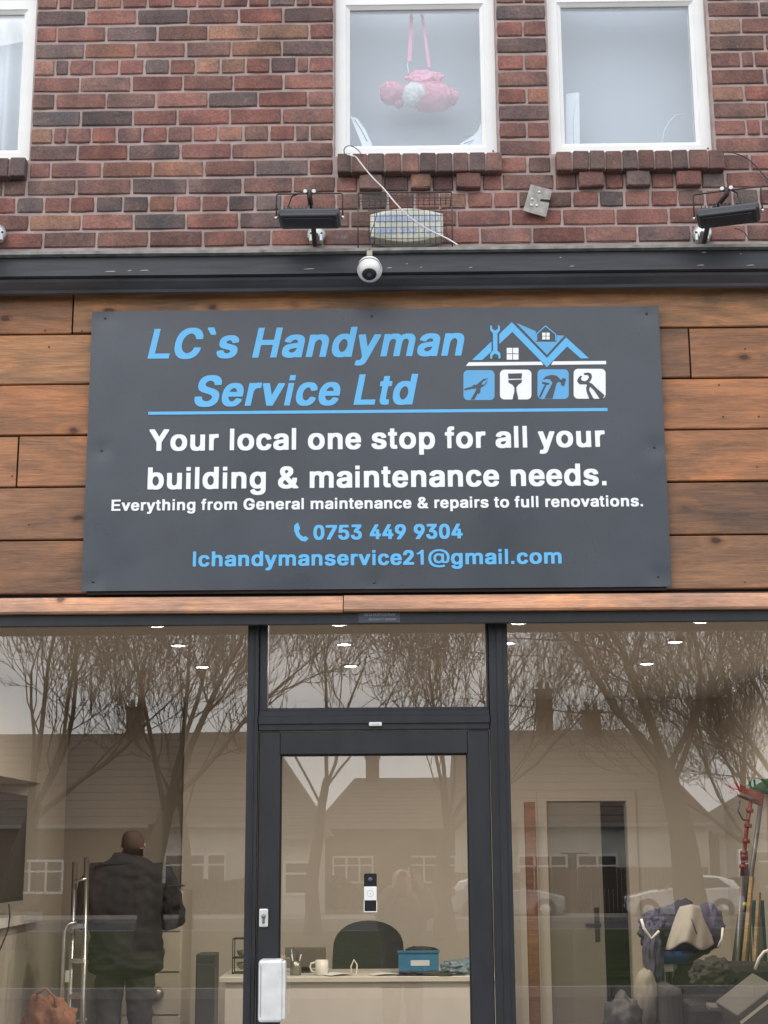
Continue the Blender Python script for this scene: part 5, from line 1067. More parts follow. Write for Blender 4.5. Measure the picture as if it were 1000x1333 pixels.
# ================================================================== INSIDE THE SHOP
MAG = M('magnolia_paint', (.55, .505, .445), .85, noise=.04, nscale=3)
MAGD = M('taupe_paint', (.46, .415, .355), .85, noise=.05, nscale=3)
CEIL = M('ceiling_paint', (.58, .56, .53), .9, noise=.03)
def S(name, *boxes, mat=MAG):
    m = MB()
    for a, b in boxes: m.box(a, b)
    o = m.build(name, mat); o['kind'] = 'structure'; return o
FZ, CZ, YBK = .15, 2.85, 5.2
XLW, XRW = -2.41, 2.46
S('floor', ((-3.2, .18, 0), (3.2, 7.2, FZ)), mat=M('laminate_floor', (.16, .11, .08), .5, noise=.2, nscale=4))
S('ceiling', ((-3.2, .178, CZ), (3.2, 7.2, CZ + .06)), mat=CEIL)
rx = XLW - .3
S('wall_left', ((XLW - .45, .18, FZ), (XLW - .3, YBK + 1.6, CZ)), ((XLW - .3, .18, FZ), (XLW, 2.3, CZ)), ((XLW - .3, 2.3, FZ), (XLW, 4.4, 1.30)), ((XLW - .3, 2.3, 2.22), (XLW, 4.4, CZ)), ((XLW - .3, 4.4, FZ), (XLW, YBK, CZ)))
S('wall_shelf', ((XLW - .3, 2.3, 1.302), (XLW + .05, 4.4, 1.36)), mat=WHITE)
S('wall_right', ((XRW, .18, FZ), (XRW + .15, YBK + 1.6, CZ)))
xa_ = ax(235, 1200, YBK); dx0, dx1 = ax(716, 1200, YBK), ax(821, 1200, YBK); dz = az(760, 1043, YBK)
S('wall_back', ((xa_, YBK, FZ), (dx0, YBK + .12, CZ)), ((dx0, YBK, dz), (dx1, YBK + .12, CZ)), ((dx1, YBK, FZ), (XRW, YBK + .12, CZ)))
S('wall_alcove', ((XLW - .3, YBK + .35, FZ), (xa_ + .1, YBK + .45, CZ)), ((xa_, YBK + .121, FZ), (xa_ + .1, YBK + .35, CZ)), mat=MAGD)
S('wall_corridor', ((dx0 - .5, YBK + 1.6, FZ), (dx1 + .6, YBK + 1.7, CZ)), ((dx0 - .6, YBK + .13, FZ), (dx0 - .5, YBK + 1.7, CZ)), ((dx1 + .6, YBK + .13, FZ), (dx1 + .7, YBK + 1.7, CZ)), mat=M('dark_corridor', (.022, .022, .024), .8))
# door casing and leaf
dc = thing('inner_door', 'pale inner door standing ajar in the back wall beside a dark opening', 'door')
MB().box((dx0 - .07, YBK - .02, FZ), (dx0 - .002, YBK - .001, dz + .07)).box((dx1 + .002, YBK - .02, FZ), (dx1 + .07, YBK - .001, dz + .07)).box((dx0 - .002, YBK - .02, dz + .002), (dx1 + .002, YBK - .001, dz + .07)).build('architrave', MAG, dc)
xh = ax(786, 1200, YBK + .05)
MB().box((dx0 + .004, YBK + .02, FZ + .01), (xh, YBK + .06, dz - .004)).build('leaf', M('grey_door_paint', (.25, .23, .2), .6, noise=.04), dc)
MB().lathe([(.0, -.03), (.024, -.028), (.024, -.02), (.01, -.018), (.01, 0)], (xh - .05, YBK + .02, 1.22), (0, 1, 0), 14).tube([(xh - .05, YBK - .01, 1.22), (xh - .14, YBK - .012, 1.22)], .009, 8).box((xh - .07, YBK + .012, 1.10), (xh - .035, YBK + .0195, 1.34)).build('handle', M('black_handle', (.03, .03, .03), .4), dc)
tp = thing('timber_post', 'tall reddish timber post standing left of the inner door', 'post')
p0, p1 = at(689, 1044, YBK - .35), at(690, 1330, YBK - .35)
MB().box((p0.x - .038, YBK - .40, FZ), (p0.x + .038, YBK - .33, p0.z), bev=.004).build('post', WOOD2, tp, color=(.20, .10, .062))
# recessed ceiling lights
DLM = M('downlight_lamp', (1, .96, .9), .5, emit=22, noise=0)
rims = MB().lathe([(.031, .002), (.042, 0), (.044, -.004), (.033, -.005), (.03, .02)], k=24).mesh('rim'); rims.materials.append(WHITE)
lampm = MB().lathe([(.0, .001), (.0295, .001), (.0295, .004)], k=20).mesh('lamp'); lampm.materials.append(DLM)
colu = [(204, 820), (441, 821), (675, 819), (913, 816)]
for ci, (u, v) in enumerate(colu):
    for ri, Y in enumerate((1.25, 1.98, 2.95)):
        t_ = (CZ - CAM.z) / (az(u, v, 1.25) - CAM.z) ; X = ax(u, v, 1.25)
        t = thing('downlight', f'{["nearest", "middle", "furthest"][ri]} recessed ceiling light in the {["leftmost", "second", "third", "rightmost"][ci]} row inside the shop', 'ceiling light', (X, Y, CZ - .004), group='recessed ceiling lights')
        link('rim', rims, None, t); link('lamp', lampm, None, t)
        la = bpy.data.lights.new('glow', 'AREA'); la.shape = 'DISK'; la.size = .056; la.energy = (2, 4, 15)[ri]; la.color = (1, .9, .77); la.spread = R(178)
        lo = bpy.data.objects.new('glow', la); COL.objects.link(lo); lo.parent = t; lo.location = (0, 0, -.003)
# ---- television, its lead
tv = thing('television', 'dark flat television mounted in the recess of the left wall', 'television')
MB().box((XLW - .05, 2.86, 1.445), (XLW - .01, 4.10, 2.125), bev=.005).build('case', M('black_gloss', 0), tv)
MB().box((XLW - .0101, 2.88, 1.47), (XLW - .0085, 4.08, 2.11)).build('screen', M('tv_screen', (.02, .022, .025), .12, noise=0), tv)
MB().box((XLW - .31, 3.3, 1.65), (XLW - .05, 3.6, 1.9)).build('wall_mount', BLACK, tv)
tag(MB().tube([(XLW + .052, 3.50, 1.44), (XLW + .056, 3.52, 1.36), (XLW + .052, 3.50, 1.28), (XLW + .012, 3.46, 1.15), (XLW + .012, 3.40, .8), (XLW + .02, 3.44, .4), (XLW + .012, 3.4, .16)], .005, 6).build('cable', BLACK), 'thin dark lead hanging down the wall below the television', 'cable')
# ---- folded stepladder
def pt(u, v, d): return at(u, v, d - 6.11)
sl2 = thing('stepladder', 'folded aluminium stepladder leaning beside the man in dark clothes', 'ladder')
d = 9.5; zt = az(97, 1125, d - 6.11)
for (u0, u1) in ((98, 90), (113, 108)):
    a = pt(u0, 1122 if u0 < 100 else 1116, d + .1); b = pt(u1, 1333, d - .05); b = a.lerp(b, (a.z - FZ) / (a.z - b.z))
    MB().tube([a, b], .017, 4).build('stile', ALU, sl2)
a = pt(84, 1212, d - .1); b = pt(80, 1333, d - .25); b2 = a.lerp(b, (a.z - FZ) / (a.z - b.z))
MB().tube([b2, a, a + Vector((.02, 0, .04)), a + Vector((.06, .02, .05)), pt(98, 1205, d)], .012, 8).build('hoop', ALU, sl2)
for i, v in enumerate((1205, 1250, 1295)):
    a = pt(93, v, d); b = pt(110, v - 2, d); MB().box((a.x, a.y - .05 - (.06 if i == 2 else 0), a.z - .015), (b.x, a.y + .04, a.z + .012)).build('tread', ALU, sl2)
for v in (1147, 1330): 
    a = pt(97, v, d + .05); b = pt(113, v - 3, d + .05); MB().tube([a, b], .01, 6).build('tread', ALU, sl2)
MB().box((pt(89, 1262, d).x, d - 6.19, pt(89, 1277, d).z), (pt(94, 1262, d).x, d - 6.18, pt(89, 1262, d).z)).build('sticker', WP, sl2)

# ---- soft lumps
def lump(name, c, rad, mat, parent=None, seed=0, amp=.25, sub=4, freq=2.2, flat=-.55):
    bm = bmesh.new(); bmesh.ops.create_icosphere(bm, subdivisions=5 if amp > .2 and sub == 4 else sub, radius=1); from mathutils import noise as nz_
    for q in bm.verts:
        p = q.co.copy(); n_ = nz_.fractal(p * freq + Vector((seed * 7.3, seed * 3.1, seed)), .8, 2.1, 4)
        cr_ = abs(nz_.noise(p * freq * 1.7 + Vector((seed, 9, 4)))) + .5 * abs(nz_.noise(Vector((p.x * 7, p.y * 7, p.z * 2.5)) + Vector((seed, 1, 2))))
        q.co = p * (1 + amp * n_ - amp * .5 * cr_)
        if q.co.z < flat: q.co.z = flat + (q.co.z - flat) * .1
        q.co = Vector((q.co.x * rad[0], q.co.y * rad[1], q.co.z * rad[2]))
    me = bpy.data.meshes.new(name); bm.to_mesh(me); bm.free()
    for p in me.polygons: p.use_smooth = True
    return link(name, me, mat, parent, c)
def P3(u, v, d): return tuple(pt(u, v, d))
orm = M('orange_cloth', (.27, .115, .06), .8, noise=.15)
tag(lump('orange_bag', P3(62, 1345, 8.9), (.16, .13, .22), orm, seed=3, amp=.24), 'crumpled orange bag in the lower left corner of the left pane', 'bag')
o = P3(62, 1345, 8.9); MB_ = MB().box((o[0] - .3, o[1] - .2, FZ), (o[0] + .22, o[1] + .2, o[2] - .11), bev=.004)
MB().tube([(o[0] - .06, o[1] - .06, o[2] + .14), (o[0] - .05, o[1] - .08, o[2] + .22), (o[0] + .0, o[1] - .09, o[2] + .25), (o[0] + .05, o[1] - .08, o[2] + .2), (o[0] + .06, o[1] - .06, o[2] + .12)], .008, 6).build('handle', orm, bpy.data.objects['orange_bag'], tuple(-q for q in o))
t = thing('cardboard_box', 'plain brown cardboard box under the orange bag', 'box'); MB_.build('carton', M('cardboard', (.35, .24, .15), .9), t); MB().box((o[0] - .3, o[1] - .203, o[2] - .2), (o[0] + .22, o[1] - .2005, o[2] - .17)).build('tape', M('brown_tape', (.3, .2, .1), .4), t)
# ---- drawer cabinet with round knobs behind the man
dcb = thing('drawer_cabinet', 'tall pale drawer cabinet with big round knobs behind the man', 'cabinet'); yC = 4.62
xc0, xc1 = ax(160, 1200, yC), ax(237, 1200, yC)
PALE = M('pale_laminate', (.5, .45, .38), .6, noise=.04)
MB().box((xc0, yC + .02, FZ), (xc1, yC + .5, az(200, 1160, yC)), bev=.004).build('carcass', PALE, dcb)
zz = [az(200, v, yC) for v in (1163, 1213, 1266, 1322)] + [.2]
for i in range(4):
    dd = MB().box((xc0 + .01, yC, zz[i + 1] + .006), (xc1 - .01, yC + .0195, zz[i] - .006), bev=.003).build('drawer', PALE, dcb)
    zk = az(206, (1185, 1239, 1293, 1345)[i], yC)
    xk = ax(207, 1240, yC); MB().lathe([(.0, -.075), (.028, -.07), (.046, -.052), (.05, -.035), (.046, -.018), (.03, -.004), (.02, .0)], (xk, yC, zk), (0, 1, 0), 20).build('knob', M('smoky_metal', (.3, .3, .26), .25, .7), dd)
# ---- tower speaker
ts = thing('tower_speaker', 'slim black tower standing between the man and the counter', 'speaker'); yS = 3.5
xs0, xs1 = ax(255, 1260, yS), ax(280, 1260, yS); zt_ = az(267, 1242, yS)
MB().box((xs0, yS, FZ + .02), (xs1, yS + .2, zt_), bev=.006).build('cabinet', M('black_laminate', (.035, .036, .04), .5), ts)
MB().box((xs0 - .02, yS - .02, FZ), (xs1 + .02, yS + .22, FZ + .02), bev=.004).build('base', BLACK, ts)
MB().box((xs0 + .008, yS - .006, FZ + .06), (xs1 - .008, yS - .0005, zt_ - .06), bev=.002).build('grille', M('grille_cloth', (.05, .05, .055), .95), ts)
# ---- counter
ct = thing('counter', 'white office counter seen through the door glass and left mullion', 'counter'); yK = 3.96
kx0, kx1 = ax(293, 1300, yK), ax(650, 1300, yK); kz = az(480, 1271, yK)
CW = M('counter_white', (.62, .59, .54), .55, noise=.04)
MB().box((kx0 - .04, yK - .02, kz - .035), (kx1 + .03, yK + .75, kz), bev=.004).build('top', CW, ct)
MB().box((kx0, yK + .002, FZ), (kx1, yK + .03, kz - .036)).build('front_panel', CW, ct)
MB().box((kx0, yK + .032, FZ), (kx0 + .03, yK + .7, kz - .036)).build('end_panel', CW, ct); MB().box((kx1 - .03, yK + .032, FZ), (kx1, yK + .7, kz - .036)).build('end_panel', CW, ct)
# wire stand
ws = thing('wire_stand', 'small black two-tier wire stand on the left end of the counter', 'stand')
m = MB(); yw = yK + .2; xw0, xw1 = ax(303, 1240, yw), ax(334, 1240, yw); zw = [kz + .004, az(310, 1248, yw), az(310, 1223, yw)]
for x in (xw0, xw1):
    for y in (yw, yw + .12): m.tube([(x, y, zw[0]), (x, y, zw[2])], .004, 5)
for z in zw:
    m.tube([(xw0, yw, z + .004), (xw1, yw, z + .004), (xw1, yw + .12, z + .004), (xw0, yw + .12, z + .004), (xw0, yw, z + .004)], .004, 5)
m.build('frame', BLACK, ws)
for z in (zw[0] + .05, zw[1] + .03): MB().lathe([(.0, -.03), (.035, -.025), (.055, .0), (.06, .02), (.056, .02), (.03, -.015), (.0, -.02)], ((xw0 + xw1) / 2, yw + .06, z), (0, 0, 1), 18).build('bowl', M('smoky_metal', 0), ws)
# monitor, chair, mug, pen pot, blue box and bags
mn = thing('monitor', 'low brown-grey monitor back on the counter left of the mug', 'monitor'); ym = yK + .35
a, b = pt(371, 1262, ym + 6.11), pt(424, 1233, ym + 6.11)
MB().box((a.x, ym, kz + .03), (b.x, ym + .03, b.z), bev=.006).build('case', M('brown_grey_plastic', (.12, .10, .085), .5), mn)
MB().box(((a.x + b.x) / 2 - .03, ym + .032, kz), ((a.x + b.x) / 2 + .03, ym + .06, kz + .1)).box(((a.x + b.x) / 2 - .1, ym - .05, kz), ((a.x + b.x) / 2 + .1, ym + .12, kz + .01), bev=.003).build('foot', BLACK, mn)
ch = thing('office_chair', 'black office chair with a rounded back behind the counter', 'chair'); yc_ = 5.0 - .35
c_ = pt(476, 1240, yc_ + 6.11)
prof = []
for i in range(15):
    an = math.pi * i / 14; prof.append((c_.x + .245 * math.cos(an) * (1 if abs(math.cos(an)) < .8 else 1.0) + .02, 1.06 + .22 * math.sin(an) ** .7))
prof = [(c_.x + .27, .62)] + prof + [(c_.x - .24, .62)]
bk = MB().prism([(x, z) for x, z in prof], yc_ - .05, yc_ + .05).build('backrest', M('black_fabric', (.022, .025, .024), .9, noise=.2), ch); bv_ = bk.modifiers.new('b', 'BEVEL'); bv_.width = .03; bv_.segments = 3; bv_.limit_method = 'ANGLE'
MB().box((c_.x - .26, yc_ - .5 + .55, .58), (c_.x + .26, yc_ + .55, .66), bev=.03).build('seat', M('black_fabric', 0), ch)
MB().tube([(c_.x, yc_ + .3, .58), (c_.x, yc_ + .3, .26)], .03, 10).build('gas_lift', BLACK, ch)
for i in range(5):
    an = i * 2 * math.pi / 5; q = (c_.x + .3 * math.cos(an), yc_ + .3 + .3 * math.sin(an), .2)
    l = MB().tube([(c_.x, yc_ + .3, .27), q], [.025, .016], 6).build('leg', BLACK, ch); MB().lathe([(.0, -.02), (.028, -.02), (.028, .02), (.0, .02)], (q[0], q[1], .178), (1, 0, 0), 10).build('castor', BLACK, l)
MB().box((c_.x - .33, yc_ + .05, .8), (c_.x - .27, yc_ + .35, .84), bev=.01).box((c_.x + .27, yc_ + .05, .8), (c_.x + .33, yc_ + .35, .84), bev=.01).build('armrest', BLACK, ch)
mg = thing('mug', 'white mug with its handle to the left standing on the counter', 'mug', (ax(419, 1262, yK + .1), yK + .1, kz + .001))
MB().lathe([(.0, .004), (.036, 0), (.042, .01), (.043, .095), (.04, .095), (.038, .012), (.0, .01)], k=22).build('cup', WP, mg)
MB().tube([(-.042, 0, .08), (-.07, 0, .075), (-.076, 0, .05), (-.066, 0, .025), (-.042, 0, .02)], .0065, 6).build('handle', WP, mg)
pp = thing('pen_pot', 'pot of pens on the counter in front of the monitor', 'pen pot', (ax(385, 1262, yK + .12), yK + .12, kz + .001))
MB().lathe([(.0, .0), (.036, 0), (.04, .09), (.037, .09), (.034, .006), (.0, .004)], k=16).build('pot', M('smoky_metal', 0), pp)
for i in range(5): MB().tube([(.01 * math.cos(i * 1.3), .01 * math.sin(i * 1.3), .02), (.035 * math.cos(i * 1.3), .03 * math.sin(i * 1.3), .13 + .015 * (i % 3))], .004, 6).build('pen', [WP, BLACK, AB][i % 3], pp)
tag(MB().tube([P3(458, 1274, 10.3), P3(457, 1258, 10.3), P3(461, 1249, 10.3), P3(465, 1256, 10.3), P3(464, 1268, 10.3), P3(472, 1272, 10.2)], .005, 6).build('white_lead', WP), 'white lead standing up in a loop on the counter', 'cable')
bb = thing('blue_box', 'blue open box of odds and ends at the right of the counter', 'box'); yb = yK + .2
a, b = pt(519, 1268, yb + 6.11), pt(571, 1240, yb + 6.11); BL = M('blue_plastic', (.03, .16, .30), .45, noise=.08)
bx0, bx1, bz1 = a.x, b.x, b.z
MB().box((bx0, yb, kz), (bx1, yb + .25, kz + .012)).box((bx0, yb, kz + .012), (bx0 + .008, yb + .25, bz1)).box((bx1 - .008, yb, kz + .012), (bx1, yb + .25, bz1)).box((bx0 + .008, yb, kz + .012), (bx1 - .008, yb + .008, bz1)).box((bx0 + .008, yb + .242, kz + .012), (bx1 - .008, yb + .25, bz1)).build('tray', BL, bb)
MB().box((bx0 - .008, yb - .008, bz1), (bx1 + .008, yb - .0005, bz1 + .014)).build('rim', BL, bb)
MB().box((bx0 + .08, yb - .0025, kz + .05), (bx1 - .06, yb - .0005, kz + .085)).build('label', M('white_label', (.55, .6, .62), .6), bb)
tag(lump('black_cloth', P3(549, 1236, 10.35), (.11, .07, .022), M('black_fabric', 0), seed=8, amp=.2), 'folded black cloth lying on top of the blue box', 'cloth')
tag(lump('plastic_bag', P3(600, 1262, 10.25), (.14, .09, .065), M('blue_grey_film', (.16, .22, .27), .3, noise=.4, nscale=14), seed=5, amp=.32), 'crumpled blue-grey plastic bag on the counter beside the blue box', 'bag')
tag(lump('dark_bag', P3(560, 1270, 10.12), (.2, .06, .028), M('dark_film', (.04, .037, .04), .6, noise=.4), seed=15, amp=.5), 'flat dark bag lying along the front edge of the counter', 'bag')
r_ = random.Random(5)
for i, (u, lb) in enumerate(((500, 'loose sheet of paper on the counter left of the blue box'), (572, 'creased white paper lying against the dark bag'), (440, 'small paper slip on the counter right of the mug'))):
    o = MB().add([(-.09, -.06, 0), (.09, -.06, .004), (.09, .06, .0), (0, .07, .012), (-.09, .06, .0), (0, -.065, .01)], [(0, 5, 3, 4), (5, 1, 2, 3)]).build('paper', M('paper', (.7, .7, .68), .8), None, (ax(u, 1270, yK + .08), yK + .09, kz + .004 + .0012 * i), (0, 0, r_.uniform(-1, 1)))
    s_ = o.modifiers.new('s', 'SOLIDIFY'); s_.thickness = .0008; tag(o, lb, 'paper')

# ---- cleaning things and clothes on the right
NAVY = M('navy_cloth', (.035, .037, .065), .85, noise=.25, nscale=5); PURP = M('dusky_purple_cloth', (.07, .065, .12), .85, noise=.2, nscale=5)
BEI = M('beige_cloth', (.34, .32, .29), .85, noise=.12, nscale=6, bump=.004)
RED = M('red_plastic', (.17, .03, .022), .5, noise=.1); GRN = M('green_bristle', (.02, .09, .035), .8, noise=.2)
tub = thing('mop_trolley', 'grey metal mop trolley with a blue tub, piled with clothes', 'trolley'); yT = 3.3
def q3(u, v): return at(u, v, yT)
a, b = q3(848, 1250), q3(902, 1236)
MB().lathe([(.0, 0), (.13, 0), (.155, .03), (.16, .075), (.15, .075), (.14, .03), (.0, .02)], ((a.x + b.x) / 2, yT + .1, a.z - .02), (0, 0, 1), 22).build('tub', M('strong_blue_plastic', (.02, .08, .30), .45), tub)
for u in (861, 878): p = q3(u, 1254); MB().box((p.x - .02, yT + .0, FZ), (p.x + .02, yT + .05, p.z), bev=.004).build('leg', M('worn_grey_metal', (.25, .25, .25), .5, .5), tub)
p0, p1 = q3(859, 1265), q3(876, 1255)
MB().box((p0.x, yT - .006, p0.z), (p1.x, yT - .0005, p1.z + .005)).build('clip', WP, tub)
p0, p1 = q3(860, 1305), q3(875, 1290); MB().box((p0.x, yT - .01, p0.z), (p1.x, yT - .0005, p1.z)).build('yellow_label', M('yellow_label', (.62, .36, .03), .6), tub)
p0, p1 = q3(849, 1309), q3(858.5, 1284); MB().box((p0.x, yT - .012, p0.z), (p1.x, yT - .0005, p1.z)).build('paper_label', WP, tub)
MB().tube([q3(930, 1232), q3(905, 1247), q3(888, 1256), q3(878, 1275), q3(880, 1300), q3(890, 1318)], .012, 8).build('hose', M('black_rubber', 0), tub)
for u in (850, 900):
    p = q3(u, 1300); MB().lathe([(.0, -.02), (.05, -.02), (.05, .02), (.0, .02)], (p.x, yT + .05, FZ + .05), (1, 0, 0), 14).build('wheel', M('black_rubber', 0), tub)
jk = thing('work_jacket', 'dark navy and purple jacket slumped over the mop trolley', 'jacket')
lump('body', P3(884, 1212, 9.5), (.235, .17, .17), NAVY, jk, seed=1, amp=.22, flat=-.8)
lump('sleeve', P3(851, 1250, 9.35), (.06, .07, .25), PURP, jk, seed=2, amp=.25, flat=-2)
lump('sleeve', P3(924, 1205, 9.3), (.09, .08, .13), PURP, jk, seed=4, amp=.2, flat=-2)
lump('shoulder', P3(852, 1202, 9.4), (.085, .08, .075), PURP, jk, seed=6, amp=.25, flat=-2)
MB().tube([P3(835, 1196, 9.2), P3(838, 1208, 9.2), P3(848, 1222, 9.18), P3(858, 1212, 9.2)], .009, 6).build('reflective_piping', WP, jk)
MB().tube([P3(935, 1233, 9.2), P3(940, 1222, 9.2), P3(941, 1208, 9.22)], .008, 6).build('piping', WP, jk)
bs = thing('dust_sheet', 'beige folded dust sheet lying over the navy jacket', 'cloth')
V = []; Fq = []; nu, nv = 26, 16
for j in range(nv + 1):
    for i in range(nu + 1):
        s_, t_ = i / nu, j / nv; wdt = 28 + 34 * t_ ** .8; u = 900 + (s_ - .5) * wdt - 2 * t_; v = 1178 + 54 * t_ + 5 * math.sin(s_ * 9 + 1) * t_ + 6 * abs(s_ - .5) * (1 - t_)
        p = pt(u, v, 9.16 + .10 * (2 * abs(s_ - .5)) ** 2 + .012 * math.sin(s_ * 19 + t_ * 3) * t_ - .05 * t_ + .08 * (1 - t_) ** 2); V.append(tuple(p))
for j in range(nv):
    for i in range(nu): k_ = j * (nu + 1) + i; Fq.append((k_, k_ + 1, k_ + nu + 2, k_ + nu + 1))
o = MB().add(V, Fq, smooth=True).build('sheet', BEI, bs, fix=False); s_ = o.modifiers.new('s', 'SOLIDIFY'); s_.thickness = .006
MB().tube([P3(900, 1196, 9.1), P3(903, 1204, 9.09), P3(907, 1216, 9.09)], .004, 5).build('drawstring', BLACK, bs)
tag(lump('cream_sack', P3(842, 1300, 9.2), (.075, .08, .17), M('cream_cloth', (.28, .26, .22), .9), seed=12, amp=.12, flat=-1.5), 'cream cloth sack hanging below the purple sleeve', 'sack')
# brushes and poles
bw = thing('red_brush', 'red headed brush on a red and grey pole leaning at the right', 'brush'); dB = 9.6
a, b = pt(953, 1024, dB), pt(994, 1042, dB)
dirv = (b - a).normalized(); nrm_ = dirv.cross(Vector((0, 1, 0))).normalized()
hp_ = []
for s_, t_ in ((0, -.035), (1, -.035), (1, .035), (0, .035)): p = a.lerp(b, s_) + nrm_ * t_; hp_.append((p.x, p.z))
if area(hp_) < 0: hp_ = hp_[::-1]
hb = MB().prism(hp_, a.y, a.y + .06).build('head', RED, bw)
MB().tube([pt(956, 1030, dB - .02), pt(985, 1043, dB - .02)], .012, 6).build('bristle_strip', M('grey_bristle', (.15, .12, .11), .9), bw)
MB().tube([pt(978, 1040, dB), pt(972, 1080, dB), pt(966, 1140, dB)], .013, 8).build('pole', RED, bw)
b = pt(966, 1140, dB); c = pt(955, 1333, dB); MB().tube([b, b.lerp(c, (b.z - FZ) / (b.z - c.z))], .012, 8).build('pole', M('grey_pole', (.16, .16, .17), .4, .3), bw)
for v in (1055, 1075, 1095, 1115, 1128): u = 978 - (v - 1040) * .12; q = pt(u, v, dB); MB().lathe([(.0, -.012), (.022, -.012), (.024, .0), (.022, .012), (.0, .012)], q, (.1, 0, 1), 12).build('collar', RED, bw)
MB().tube([pt(963, 1042, dB - .03), pt(961, 1056, dB - .03), pt(967, 1067, dB - .03), pt(975, 1068, dB - .03)], .006, 6).build('hose', BLACK, bw)
gb = thing('green_brush', 'green headed brush on a grey pole at the right edge', 'brush'); dB = 9.9
lump('head', P3(995, 1024, dB), (.13, .05, .05), GRN, gb, seed=21, amp=.2, flat=-2)
a, b = pt(992, 1034, dB), pt(978, 1140, dB); c = pt(970, 1300, dB)
MB().tube([a, b, b.lerp(c, (b.z - FZ) / (b.z - c.z))], .016, 8).build('pole', M('grey_pole', 0), gb)
lvl = thing('spirit_level', 'long dark spirit level leaning against the wall beside the brushes', 'spirit level'); dB = 9.9
a, b = pt(973, 1141, dB), pt(958, 1262, dB); b = a.lerp(b, (a.z - FZ) / (a.z - b.z)); MB().tube([a, b], .032, 4, smooth=False).build('body', BLACK, lvl)
for f_ in (.12, .5, .85): q = a.lerp(b, f_); MB().lathe([(.0, -.04), (.014, -.038), (.014, .0)], q, (0, 1, 0), 10).build('vial', M('vial_green', (.4, .45, .1), .3), lvl)
bt = thing('timber_batten', 'thin pale timber batten leaning between the dark level and teal board', 'batten'); a, b = pt(979, 1141, 9.75), pt(968, 1262, 9.75); b = a.lerp(b, (a.z - FZ) / (a.z - b.z)); MB().tube([a, b], .017, 4, smooth=False).build('batten', WOOD2, bt, color=(.4, .3, .18))
MB().tube([a + Vector((.06, .1, -.1)), b + Vector((.12, .1, 0))], .015, 4, smooth=False).build('batten', WOOD2, bt, color=(.38, .3, .2))
tb = thing('teal_board', 'dark teal board standing upright at the right edge of the window', 'board'); a, b = pt(978, 1172, 10.2), pt(1060, 1100, 10.2)
MB().box((a.x, a.y, FZ), (b.x, a.y + .03, a.z), bev=.003).build('board', M('teal_paint', (.02, .09, .11), .5), tb)
MB().box((a.x + .03, a.y - .01, FZ + .1), (a.x + .06, a.y - .0005, a.z - .1)).build('edge_strip', M('grey_pole', 0), tb)
tag(MB().tube([P3(983, 1262, 9.0), P3(988, 1248, 9.0), P3(995, 1239, 9.0), P3(1008, 1235, 9.0), P3(1030, 1236, 9.0), P3(1034, 1262, 9.0)], .009, 8).build('wire_hoop', WP), 'white tubular hoop handle at the lower right edge', 'handle')
tw = thing('picture_panel', 'small purple and blue glazed panel leaning behind the brushes', 'panel'); a, b = pt(965, 1141, 10.6), pt(1012, 1107, 10.6)
MB().box((a.x, a.y, a.z), (b.x, a.y + .02, b.z)).build('backing', M('purple_print', (.10, .05, .12), .5), tw); MB().box(((a.x + b.x) / 2, a.y - .006, a.z + .01), (b.x - .01, a.y - .0005, b.z - .01)).build('blue_print', M('blue_print', (.06, .10, .2), .5), tw)
m = MB(); 
for (x0, x1, z0, z1) in ((a.x, b.x, a.z - .01, a.z), (a.x, b.x, b.z, b.z + .01), (a.x - .01, a.x, a.z - .01, b.z + .01), ((a.x), (b.x), (a.z + b.z) / 2 - .004, (a.z + b.z) / 2 + .004)): m.box((x0, a.y - .01, z0), (x1, a.y + .015, z1))
m.build('frame', WP, tw); MB().tube([(a.x + .05, a.y + .02, a.z), (a.x + .05, a.y + .1, FZ)], .01, 5).tube([(b.x - .05, a.y + .02, a.z), (b.x - .05, a.y + .1, FZ)], .01, 5).build('leg', BLACK, tw)
# sofa-like heap at the bottom right
so2 = thing('low_sofa', 'dark low sofa heaped with things at the lower right', 'sofa'); DK = M('charcoal_fabric', (.035, .032, .034), .9, noise=.2, nscale=5)
a, b = pt(893, 1300, 8.9), pt(1030, 1262, 8.9)
MB().box((a.x, a.y, FZ + .1), (b.x + .4, a.y + .7, a.z - .02), bev=.05).build('seat', DK, so2)
MB().box((a.x, a.y + .5, FZ + .1), (b.x + .4, a.y + .72, b.z), bev=.05).build('back', M('dusky_fabric', (.04, .038, .05), .9, noise=.2, nscale=5), so2)
MB().box((a.x - .12, a.y, FZ + .1), (a.x - .01, a.y + .7, a.z + .06), bev=.04).build('arm', DK, so2)
for x in (a.x, b.x + .3): MB().box((x, a.y + .05, FZ), (x + .05, a.y + .1, FZ + .1)).build('foot', BLACK, so2)
p = pt(978, 1312, 8.7); bx2 = thing('tilted_box', 'grey box tipped on its corner at the lower right', 'box', p, (R(20), R(-32), R(15)))
MB().box((-.14, -.1, -.1), (.14, .1, .1), bev=.008).build('carton', M('grey_card', (.12, .115, .105), .8), bx2); MB().box((-.141, -.102, .04), (.141, -.1005, .06)).build('tape', WP, bx2)
p = pt(945, 1312, 8.75); tag(MB().box((-.1, -.06, -.012), (.1, .06, .012), bev=.004).build('grey_tray', M('grey_card', 0), None, p, (R(6), R(4), 0)), 'flat pale tray lying on the sofa left of the tilted box', 'tray')
tag(lump('dark_holdall', P3(928, 1270, 9.0), (.13, .1, .10), M('charcoal_fabric', 0), seed=31, amp=.25, flat=-.7), 'dark holdall on the floor right of the mop trolley', 'bag')
tag(lump('black_sack', P3(812, 1340, 9.0), (.12, .12, .2), M('dark_film', 0), seed=33, amp=.2, flat=-.9), 'black sack at the bottom of the dark doorway', 'sack')

